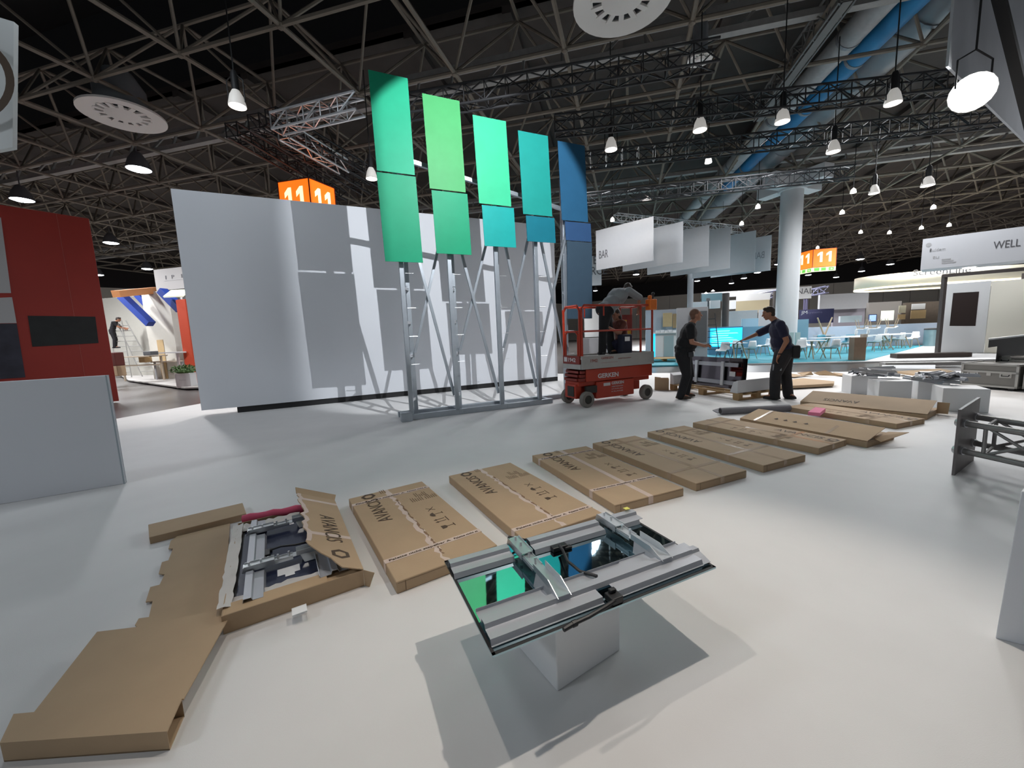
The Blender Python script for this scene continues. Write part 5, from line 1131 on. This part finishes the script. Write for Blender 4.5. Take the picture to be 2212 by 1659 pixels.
t = thing('trestle', 'pair of wooden table legs sticking up in a V behind the blue chair', 'table legs', at(1778, 752)); b = MB(); b.tube((0, 0, .75), (-.42, 0, 1.75), .045, .035); b.build('leg', leg_o, t); b = MB(); b.tube((.05, 0, .75), (.42, 0, 1.75), .045, .035); b.build('leg', leg_o, t); b = MB(); b.box((0, 0, .72), (.8, .6, .06)); b.box((0, 0, .35), (.5, .4, .7)); b.build('base', panel_g, t)
ob, a, c, zb, zt, n = slab('display_box', 'tall brown upright box standing at the front edge of the blue carpet', 'box', 1845, 729, 1871, 778, 14.6, .35, mat('box_brown', (.22, .15, .10), .55, var=.15, scale=6), foot=True)
d = (c-a).normalized(); b = MB(); b.box(a+d*.36-n*.15+Z*(zt+.06), (.16, .14, .12)); tag(b.build('small_box', mat('box_pale', (.5, .46, .40), .6)), 'small pale box lying on the tall brown upright box', 'box')
t = thing('waste_bin', 'round steel waste bin with a black lid against the blue-grey wall', 'bin', at(2010, 747)); b = MB(); b.tube((0, 0, 0), (0, 0, .86), .30, n=26); b.build('drum', mat('bin_steel', (.20, .30, .33), .35, metal=.5), t, smooth=True); b = MB(); b.lathe([(.31, .86), (.30, .93), (.18, .95), (.16, .90), (.001, .90)], n=26); b.build('lid', black_m, t)
slab('low_partition', 'long low blue-grey wall behind the chairs on the blue carpet', 'wall', 1742, 702, 2036, 752, 22.5, .12, mat('lowwall', (.40, .46, .56), .65, var=.03), foot=True)
slab('storage_cabinet', 'tall blue-grey cabinet right of the column', 'cabinet', 1716, 690, 1746, 738, 20.5, .5, mat('cab_blue', (.20, .36, .45), .6), foot=True)
for i, (x0, x1) in enumerate(((1704, 1714), (1718, 1728))): slab('narrow_partition', ('narrow pale panel right beside the column foot, left one', 'narrow pale panel right beside the column foot, right one')[i], 'panel', x0, 718, x1, 768, 16.5, .1, mat('panel_mint', (.40, .55, .55), .6), foot=True)

# ------------------------------------------------------------------ kiosk tower, fascia and curved canopy on the right
kx = (at(2125, 757)-at(2025, 757)); kx.z = 0; kx.normalize()
t = thing('kiosk_tower', 'white kiosk tower with a black screen right of the steel bin', 'kiosk', at(2026, 762))
o_ = at(2026, 762); kax = V((.74, -.67, 0)).normalized(); kn = V((kax.y, -kax.x, 0)); kn = kn if kn.y < 0 else -kn
def onk(px, py): return isec_plane(px, py, o_, kn)
ztk = onk(2090, 610).z; A0 = onk(2030, 690); A1 = onk(2133, 690); A0 = V((A0.x, A0.y, 0)); A1 = V((A1.x, A1.y, 0))
b = MB(); b.prism([A0, A1, A1+Z*ztk, A0+Z*ztk], -kn*.5); b.build('tower', pw, t, world=True, bevel=.01)
b = MB(); s0_ = A1+kn*.02; fx_ = V((.45, -.89, 0)).normalized(); b.prism([s0_, s0_+fx_*1.0, s0_+fx_*1.0+Z*(ztk-.05), s0_+Z*(ztk-.05)], V((.89, .45, 0))*.3); b.build('side_fin', mat('fin_white', (.74, .70, .60), .6), t, world=True)
b = MB(); b.prism([onk(2051, 704)+kn*.015, onk(2107, 704)+kn*.015, onk(2115, 630)+kn*.015, onk(2059, 633)+kn*.015], -kn*.02); b.build('screen', mat('screen_off', (.022, .012, .010), .35), t, world=True)
slab('plinth_step', 'dark low step at the foot of the white kiosk tower', 'step', 1938, 763, 2100, 773, 14.6, .4, mat('step_dark', (.05, .035, .03), .7), foot=True)
slab('low_counter', 'long low white ledge behind the heaps of brackets', 'ledge', 1912, 783, 2076, 806, 12.2, .3, mat('ledge_grey', (.45, .43, .41), .6), foot=True)
for x0, y0, x1, y1, lb in ((2041, 594, 2030, 695, 'dark upright post left of the white kiosk tower'), (2215, 590, 2206, 722, 'dark upright post at the right edge behind the counter')):
    b = MB(); p = dep(x0, y0, 15.2); q_ = dep(x1, y1, 15.2); b.bar(V((p.x, p.y, 0)), V((p.x, p.y, p.z)), .12, .12); tag(b.build('stand_post', steel_d), lb, 'post')
b = MB(); b.bar(dep(2036, 596, 15.2), dep(2225, 580, 13.4), .12, .12); tag(b.build('stand_beam', steel_d), 'dark horizontal beam under the white fascia', 'beam')
L_ = at(1988, 583, 3.2); R_ = at(2212, 562, 3.2); d = (R_-L_).normalized(); R_ = R_+d*1.2; n = V((d.y, -d.x, 0)); n = n if n.y < 0 else -n; zt = isec_plane(1991, 517, L_, n).z
t = thing('fascia_sign', 'long white fascia sign reading WELL BE at the right edge', 'sign', L_)
W_ = (R_-L_).length; u = Z*(zt-3.2)
b = MB(); b.prism([L_, R_, R_+u, L_+u], V((L_.x, L_.y-1.5, 0)).normalized()*1.2); b.build('fascia', mat('fascia_white', (.62, .63, .66), .55), t, world=True)
def onf(px, py): return isec_plane(px, py, L_, n)+n*.004
b = MB(); p = onf(2145, 538); lettering(b, 'WELL BEING', p, d, Z, .24, (onf(2212, 530)-p).length*1.95, .004); b.build('lettering', ink_g, t, world=True)
b = MB(); p = onf(2008, 544); lettering(b, 'fluidem', p, d, Z, .10, .38, .003); p = onf(2014, 559); lettering(b, 'tu', p, d, Z, .11, .16, .003); b.build('small_lettering', ink_f, t, world=True)
b = MB(); lettering(b, 'i', onf(2008, 544), d, Z, .12, .04, .005); b.build('small_lettering', ink_g, t, world=True)
b = MB(); p = onf(2006, 529); b.prism([p+(d*math.cos(a_)+Z*math.sin(a_))*.07 for a_ in [2*math.pi*i/14 for i in range(14)]], n*.002)
for k in range(3): q_ = onf(2034, 570-k*4); b.prism([q_, q_+d*(.34-.06*k), q_+d*(.34-.06*k)+Z*.035, q_+Z*.035], n*.002)
b.build('logo_mark', ink_f, t, world=True)
b = MB(); p = onf(2110, 579)-n*.9; b.tube(V((p.x, p.y, 3.19)), V((p.x, p.y, 3.17)), .16, n=16); b.build('downlight', spot_glow, t, world=True)
# curved canopy
t = thing('round_canopy', 'round cream canopy with a glowing lower edge, left of the white fascia', 'canopy', dep(1985, 605, 21))
cr = dep(1990, 604, 22); zb, zt = dep(1985, 612, 20).z, dep(1985, 583, 20).z
pts = []
for i in range(21): a_ = math.pi*(.5+i/20); pts.append(V((cr.x, cr.y, 0))+AX*(-1.0)*0+(AX*math.cos(a_)*3.0+BX*math.sin(a_)*1.9)*1.0)
pts = [pts[-1]+AX*6]+pts[::-1]+[pts[0]+AX*6]
b = MB(); n_ = len(pts); vs = [p+Z*zb for p in pts]+[p+Z*zt for p in pts]; b._add(vs, [(i, i+1, n_+i+1, n_+i) for i in range(n_-1)]); b.build('fascia', mat('canopy_cream', (.62, .58, .46), .6), t, world=True, smooth=True, solid=.08)
b = MB(); vs = [p+Z*(zb-.06) for p in pts]+[p+Z*(zb+.03) for p in pts]; b._add(vs, [(i, i+1, n_+i+1, n_+i) for i in range(n_-1)]); b.build('glowing_edge', mat('edge_glow', (1.0, .90, .66), .5, emit=1.6), t, world=True, solid=.1)
b = MB(); b.prism([p+Z*(zb+.06) for p in pts], Z*.02); b.build('soffit', mat('soffit_cream', (.55, .50, .40), .7), t, world=True)
b = MB(); p = dep(1972, 592, 19.5); ofn = V((p.x, p.y, 0)); nn_ = V((AX.y, -AX.x, 0)); p = isec_plane(1970, 596, V((cr.x, cr.y, 0))-BX*1.93, BX); lettering(b, 'ScreenLine', p-BX*.06, AX, Z, .30, 2.4, .01); b.build('lettering', ink_g, t, world=True)
for px in (1955, 1990): p = isec_plane(px, 575, V((cr.x, cr.y, 0))-BX*2.3, BX); spot('canopy_spotlight', tuple(p+Z*.35), tuple(p+BX*.4-Z*.2), 60, 120, .8, (1, .88, .6), .05)

# ------------------------------------------------------------------ other stands farther back
def B(name, label, cat, *a, **k): return slab(name, label, cat, *a, **k)
bw, *_ = B('stand_partition', 'brown kitchen-like wall with pale windows under the round canopy', 'wall', 1955, 652, 2034, 700, 26, .3, mat('wall_brown', (.10, .075, .055), .7, var=.2), foot=True)
for i, (x0, y0, x1, y1) in enumerate(((1970, 656, 1999, 668), (1968, 670, 2000, 688), (1942, 660, 1957, 676), (1940, 679, 1956, 690))): ob, *_ = B('window', None, None, x0, y0, x1, y1, 25.6, .05, (pw, kraft, mat('pane_pale', (.62, .58, .44), .6), kraft)[i]); ob.parent = bw
B('stand_partition', 'grey-brown wall left of the brown windowed wall', 'wall', 1876, 652, 1946, 702, 27, .3, mat('wall_taupe', (.24, .22, .20), .7), foot=True)
ob, *_ = B('lit_screen', 'small lit white screen above the low blue-grey wall', 'screen', 1904, 671, 1931, 692, 24.5, .06, mat('screen_lit', (.85, .88, .80), .5, emit=.8))
ob, *_ = B('monitor', 'small pale blue monitor above the low blue-grey wall', 'monitor', 1877, 679, 1894, 695, 24, .06, mat('monitor_frame', (.03, .06, .16), .5))
ob2, *_ = B('monitor_image', None, None, 1878.5, 680.5, 1892.5, 693.5, 23.9, .02, mat('monitor_glow', (.40, .58, .95), .5, emit=.9)); ob2.parent = ob
B('partition', 'big plain pale grey panel behind the low wall', 'panel', 1771, 634, 1876, 668, 30, .3, panel_g)
B('partition', 'grey-violet panel below the big plain pale one', 'panel', 1800, 664, 1868, 702, 30.5, .3, mat('panel_violet', (.26, .24, .27), .7, var=.15, scale=1.5), foot=True)
ob, a, c, zb, zt, n = B('cloth_banner', 'dark navy cloth banner on the far stands right of the column', 'banner', 1727, 668, 1801, 698, 25, .1, mat('banner_navy', (.016, .014, .060), .7)); face_text(ob, 'JM', a, c, zb, zt, n, .04, .70, .20, .35, ink_f); face_text(ob, 'systems', a, c, zb, zt, n, .24, .72, .12, .8, mat('ink_dim', (.10, .09, .16), .7))
ob, a, c, zb, zt, n = B('hanging_sign', 'white sign ending in NAL right of the column', 'sign', 1690, 620, 1753, 646, 30, .2, pw); face_text(ob, 'ATIONAL', a, c, zb, zt, n, -.20, .40, .42, 2.45, ink_g)
for i, x in enumerate((1737, 1742)):
    b = MB(); p = dep(x, 672, 30.2); z1_ = dep(x, 646, 30.2).z; b.bar(V((p.x, p.y, 0)), V((p.x, p.y, z1_)), .10, .10); tag(b.build('sign_post', mat('post_violet', (.12, .11, .20), .5)), ('left of the two thin posts under the sign ending in NAL', 'right of the two thin posts under the sign ending in NAL')[i], 'post')
truss('stand_truss', 'short violet-grey truss right of the sign ending in NAL', dep(1754, 632, 32), dep(1787, 625, 31), mat('truss_violet', (.20, .20, .30), .5), .5, .4, .05)
truss('stand_truss', 'violet-grey truss left of the column above the beige board', dep(1640, 641, 32), dep(1688, 633, 31), mat('truss_violet', (0, 0, 0)), .5, .4, .05)
ob, a, c, zb, zt, n = B('glass_shelf', 'row of white glossy strips on the low wall left of the monitor', 'shelf', 1815, 682, 1862, 696, 24.3, .2, mat('shelf_white', (.70, .74, .76), .2))
# left of the column
for x, w, y0, m_, lb in ((1490, 12, 590, panel_g, 'thin pale grey post left of the white boxes'), (1566, 14, 634, steel_d, 'dark round post with a bluish foot left of the pointing man'), (1674, 12, 630, steel_d, 'dark grey post directly left of the column')):
    b = MB(); o_ = dep(x, 705, 23); z1_ = dep(x, y0, 23).z; rr_ = w/2/FPX*23; b.tube(V((o_.x, o_.y, 0)), V((o_.x, o_.y, z1_)), rr_, n=16); tag(b.build('hall_post', m_, smooth=True), lb, 'post')
for i, (x0, y0, x1, y1, t_, m_, lb) in enumerate(((1498, 652, 1528, 667, 24, pw, 'white overhead box left of the dark post, left one'), (1534, 649, 1556, 666, 24, pw, 'white overhead box left of the dark post, right one'), (1527, 644, 1534, 666, 24.3, panel_d, 'dark gap panel between the two white overhead boxes'),
    (1564, 649, 1590, 668, 26, pw, 'white slanted box right of the dark post'), (1591, 649, 1662, 676, 27, beige, 'beige-brown board behind the head of the pointing man'), (1572, 671, 1636, 712, 25, panel_g, 'grey partition behind the pointing arm'), (1603, 688, 1638, 722, 22, mat('cab_pale', (.36, .52, .62), .6), 'pale blue cabinet above the glowing counter'),
    (1592, 634, 1664, 649, 27.5, pw, 'white header beam above the beige-brown board'), (1515, 628, 1690, 640, 34, panel_g, 'long pale header far behind the dark posts'), (1516, 634, 1560, 652, 30, mat('panel_teal_dark', (.05, .10, .12), .5), 'dark teal glazed panel above the white overhead boxes'),
    (1560, 668, 1572, 708, 25.5, pw, 'narrow white panel right of the dark post'), (1640, 668, 1690, 710, 26, mat('panel_mid', (.30, .30, .31), .7), 'mid grey panel between the pointing man and the column'))):
    B('partition', lb, 'panel', x0, y0, x1, y1, t_, .2, m_, foot=y1 > 700)
t = thing('step_ladder', 'small dark step ladder left of the dark round post', 'ladder', at(1541, 745)); b = MB()
o_ = dep(1541, 700, 20)
def ladder(b, base, top, w, n, dx, r=.02):
    base, top = V(base), V(top); s_ = V(dx).normalized()*w/2
    b.tube(base-s_*1.25, top-s_*.8, r, n=6); b.tube(base+s_*1.25, top+s_*.8, r, n=6)
    for i in range(1, n): p = base+(top-base)*i/n; k = 1.25-.45*i/n; b.tube(p-s_*k, p+s_*k, r*.8, n=5)
ladder(b, (o_.x, o_.y, 0), (o_.x+.1, o_.y+.5, 2.2), .5, 7, AX); b.build('ladder', black_m, t, world=True)
for x, y in ((1525, 634), (1540, 629), (1569, 669), (1676, 668)): b = MB(); p = dep(x, y, 26); b.lathe([(.001, -.03), (.12, 0), (.001, .1)], p, 10); tag(b.build('stand_lamp', mat('small_glow', (0, 0, 0)), smooth=True), 'tiny lamp glowing in the stands left of the column', 'lamp', 'tiny lamps in the far stands')

# ------------------------------------------------------------------ stand at the left, behind the red wall
t0 = at(300, 838); wl2 = mat('wall_warm', (.62, .60, .54), .7, var=.04)
b = MB(); p = at(346, 826); fl_ = [at(240, 800), at(285, 826), at(345, 834), at(470, 838), at(520, 780), at(240, 770)]
b.prism([at(278, 823), at(400, 840), at(480, 838), at(470, 790), at(225, 790)], (0, 0, .05)); struct(b.build('floor_left_stand', mat('floor_grey', (.33, .31, .29), .6, var=.1)))
slab('stand_partition', 'pale rear wall of the stand seen left of the long white wall', 'wall', 215, 640, 345, 800, 22, .2, wl2, foot=True)
ob, a, c, zb, zt, n = slab('stand_partition', 'white tower wall of the left stand behind the table', 'wall', 318, 628, 376, 812, 18.4, .8, wl2, foot=True); d = (c-a).normalized()
b = MB(); b.prism([a+d*.55+n*.01, a+d*.95+n*.01, a+d*.95+n*.01+Z*1.9, a+d*.55+n*.01+Z*1.9], n*.01); b.build('wood_stripe', kraft, ob)
slab('stand_partition', 'white wall panel right of the white tower wall in the left stand', 'wall', 377, 640, 404, 790, 18.5, .2, pw, foot=True)
slab('red_column', 'narrow red column at the left edge of the long white wall', 'column', 390, 646, 410, 800, 15.5, .3, mat('red_bright', (.55, .055, .012), .6), foot=True)
ob, a, c, zb, zt, n = slab('hanging_sign', 'white hanging sign with sparse letters left of the long white wall', 'sign', 334, 577, 440, 624, 17, .3, mat('sign_dim', (.42, .41, .40), .6)); face_text(ob, 'I', a, c, zb, zt, n, .23, .50, .16, .06, ink_g); face_text(ob, 'P', a, c, zb, zt, n, .36, .50, .16, .16, ink_g); face_text(ob, 'I', a, c, zb, zt, n, .56, .50, .16, .06, ink_g)
b = MB(); b.prism([a+d*(c-a).length*.2+n*.004+Z*(zt-zb)*.42, a+d*(c-a).length*.9+n*.004+Z*(zt-zb)*.42, a+d*(c-a).length*.9+n*.004+Z*(zt-zb)*.44, a+d*(c-a).length*.2+n*.004+Z*(zt-zb)*.44], n*.003); b.build('line', ink_f, ob)
b = MB(); b.bar(dep(250, 635, 16.5), dep(336, 627, 18.5), .32, .28); tag(b.build('orange_beam', mat('beam_orange', (.70, .30, .11), .6)), 'pale orange beam on top of the left stand', 'beam')
bl = mat('beam_blue', (.012, .045, .30), .6)
for x0, y0, x1, y1, d0, d1, lb in ((264, 640, 326, 700, 17.6, 17.6, 'long dark blue slanting beam under the orange beam'), (300, 637, 322, 660, 19, 19, 'short dark blue slanting beam behind the long one'), (350, 628, 392, 670, 16, 16.0, 'dark blue slanting beam right of the white tower wall')):
    b = MB(); b.bar(dep(x0, y0, d0), dep(x1, y1, d1), .32, .26); tag(b.build('blue_beam', bl), lb, 'beam')
b = MB(); p = dep(382, 634, 15.5); b.box(p, (.75, .5, .06), Matrix.Rotation(R(35), 3, 'X')); tag(b.build('light_tile', mat('panel_glow', (.80, .88, .72), .5, emit=.7)), 'tilted pale light panel on top of the left stand', 'light')
lo = dep(268, 758, 20.5); tz = dep(258, 692, 20.5).z
t = thing('tall_ladder', 'tall aluminium step ladder with a worker on it in the left stand', 'ladder', V((lo.x, lo.y, 0))); b = MB(); x_ = V((.95, .3, 0))
ladder(b, (lo.x-.25, lo.y, .05), (lo.x-.35, lo.y+.2, tz), .55, 11, x_, .025); b.build('front_ladder', mat('ladder_grey', (.36, .35, .33), .5), t, world=True)
b = MB(); ladder(b, (lo.x+.85, lo.y+.3, .05), (lo.x-.2, lo.y+.3, tz), .5, 11, x_, .025); b.build('rear_ladder', mat('ladder_grey', (0, 0, 0)), t, world=True)
JW = dict(head=(.18, .12, 1.50), face=(.7, .3, -.3), neck=(.1, .06, 1.38), chest=(.0, .03, 1.22), pelvis=(-.1, 0, .9), shL=(0, .2, 1.33), shR=(.08, -.16, 1.33), elL=(.2, .25, 1.1), wrL=(.4, .2, 1.05), elR=(.25, -.1, 1.1), wrR=(.42, -.02, 1.02),
  hipL=(-.1, .09, .85), hipR=(-.08, -.09, .85), knL=(-.05, .1, .46), knR=(.0, -.1, .46), anL=(-.12, .1, .09), anR=(-.05, -.1, .09), toeL=(.9, .3, 0), toeR=(.9, .2, 0))
person('distant worker in dark clothes standing high on the tall ladder at the left', (lo.x-.38, lo.y+.05, tz-1.45), .3, JW, (skin2, hair_d, cloth_k, cloth_k, shoe_k))
tb = at(362, 822); t = thing('work_table', 'light high table with thin legs in the left stand', 'table', tb); b = MB(); b.box((.1, .3, .88), (1.5, .6, .05)); b.build('table_top', mat('table_tan', (.45, .38, .30), .6), t); b = MB()
for x in (-.55, .75): b.bar((x, .08, 0), (x, .08, .86), .06, .06); b.bar((x, .5, 0), (x, .5, .86), .06, .06)
b.build('legs', panel_g, t)
b = MB(); b.box(dep(383, 761, 15.8), (1.1, .5, .05)); b.bar(dep(383, 762, 15.8), V((dep(383, 762, 15.8).x, dep(383, 762, 15.8).y, .0)), .07, .07); tag(b.build('counter_shelf', pw), 'white shelf counter in front of the narrow red column', 'counter')
pp = at(398, 838); t = thing('planter', 'white square planter with a green bush at the left edge of the long white wall', 'planter', pp, .2); b = MB(); b.box((0, .2, .27), (.48, .42, .54)); b.build('pot', pw, t, bevel=.01)
b = MB(); lettering(b, 'Blumen', (-.12, -.012, .28), X1, Z1, .04, .22, .002); b.build('lettering', ink_f, t)
b = MB(); q = random.Random(6)
for i in range(420):
    a_, e_, r = q.uniform(0, 6.28), q.uniform(-.3, 1), q.uniform(.05, .34); c_ = V((math.cos(a_)*r*1.35, .2+math.sin(a_)*r, .60+.22*e_*(1-r))); d_ = V((q.uniform(-1, 1), q.uniform(-1, 1), q.uniform(0, 1))).normalized(); w_ = d_.orthogonal().normalized()*.018
    b._add([c_-w_, c_+d_*.05+w_*.8, c_+d_*.11, c_+d_*.05-w_*1.2], [(0, 1, 2, 3)])
b.ball((0, .2, .60), (.30, .24, .12), 10, 6); b.build('foliage', mat('leaf_green', (.05, .11, .022), .7, var=.4, scale=9), t)
for i, (x, y, w, h, lb, m_) in enumerate(((247, 776, 26, 30, 'dark red bundle beside the red wall in the left stand', mat('bundle_red', (.10, .02, .015), .8)), (252, 800, 24, 26, 'brown carton at the foot of the left stand wall', tan), (326, 763, 18, 9, 'dark toolbox on the bench in the left stand', panel_d), (314, 776, 14, 14, 'round tan bucket under the bench in the left stand', kraft))):
    b = MB(); p = dep(x, y, 16.5+i*.6); k = p.y/FPX*.95; b.box(p, (w*k, .4, h*k)); q_ = b.build('bundle' if i == 0 else ('carton', 'toolbox', 'bucket')[i-1], m_, bevel=.03, seg=3); tag(q_, lb, ('bundle', 'box', 'toolbox', 'bucket')[i])
b = MB(); p = dep(305, 770, 18); b.box(p, (2.0, .5, .05)); b.box(p-Z*.4, (1.9, .05, .06)); b.bar(p-V((.9, 0, 0)), V((p.x-.9, p.y, .05)), .06, .06); b.bar(p+V((.9, 0, 0)), V((p.x+.9, p.y, .05)), .06, .06); tag(b.build('work_bench', mat('bench_tan', (.40, .33, .25), .7)), 'long low bench along the rear wall of the left stand', 'bench')
bpy.context.view_layer.update()
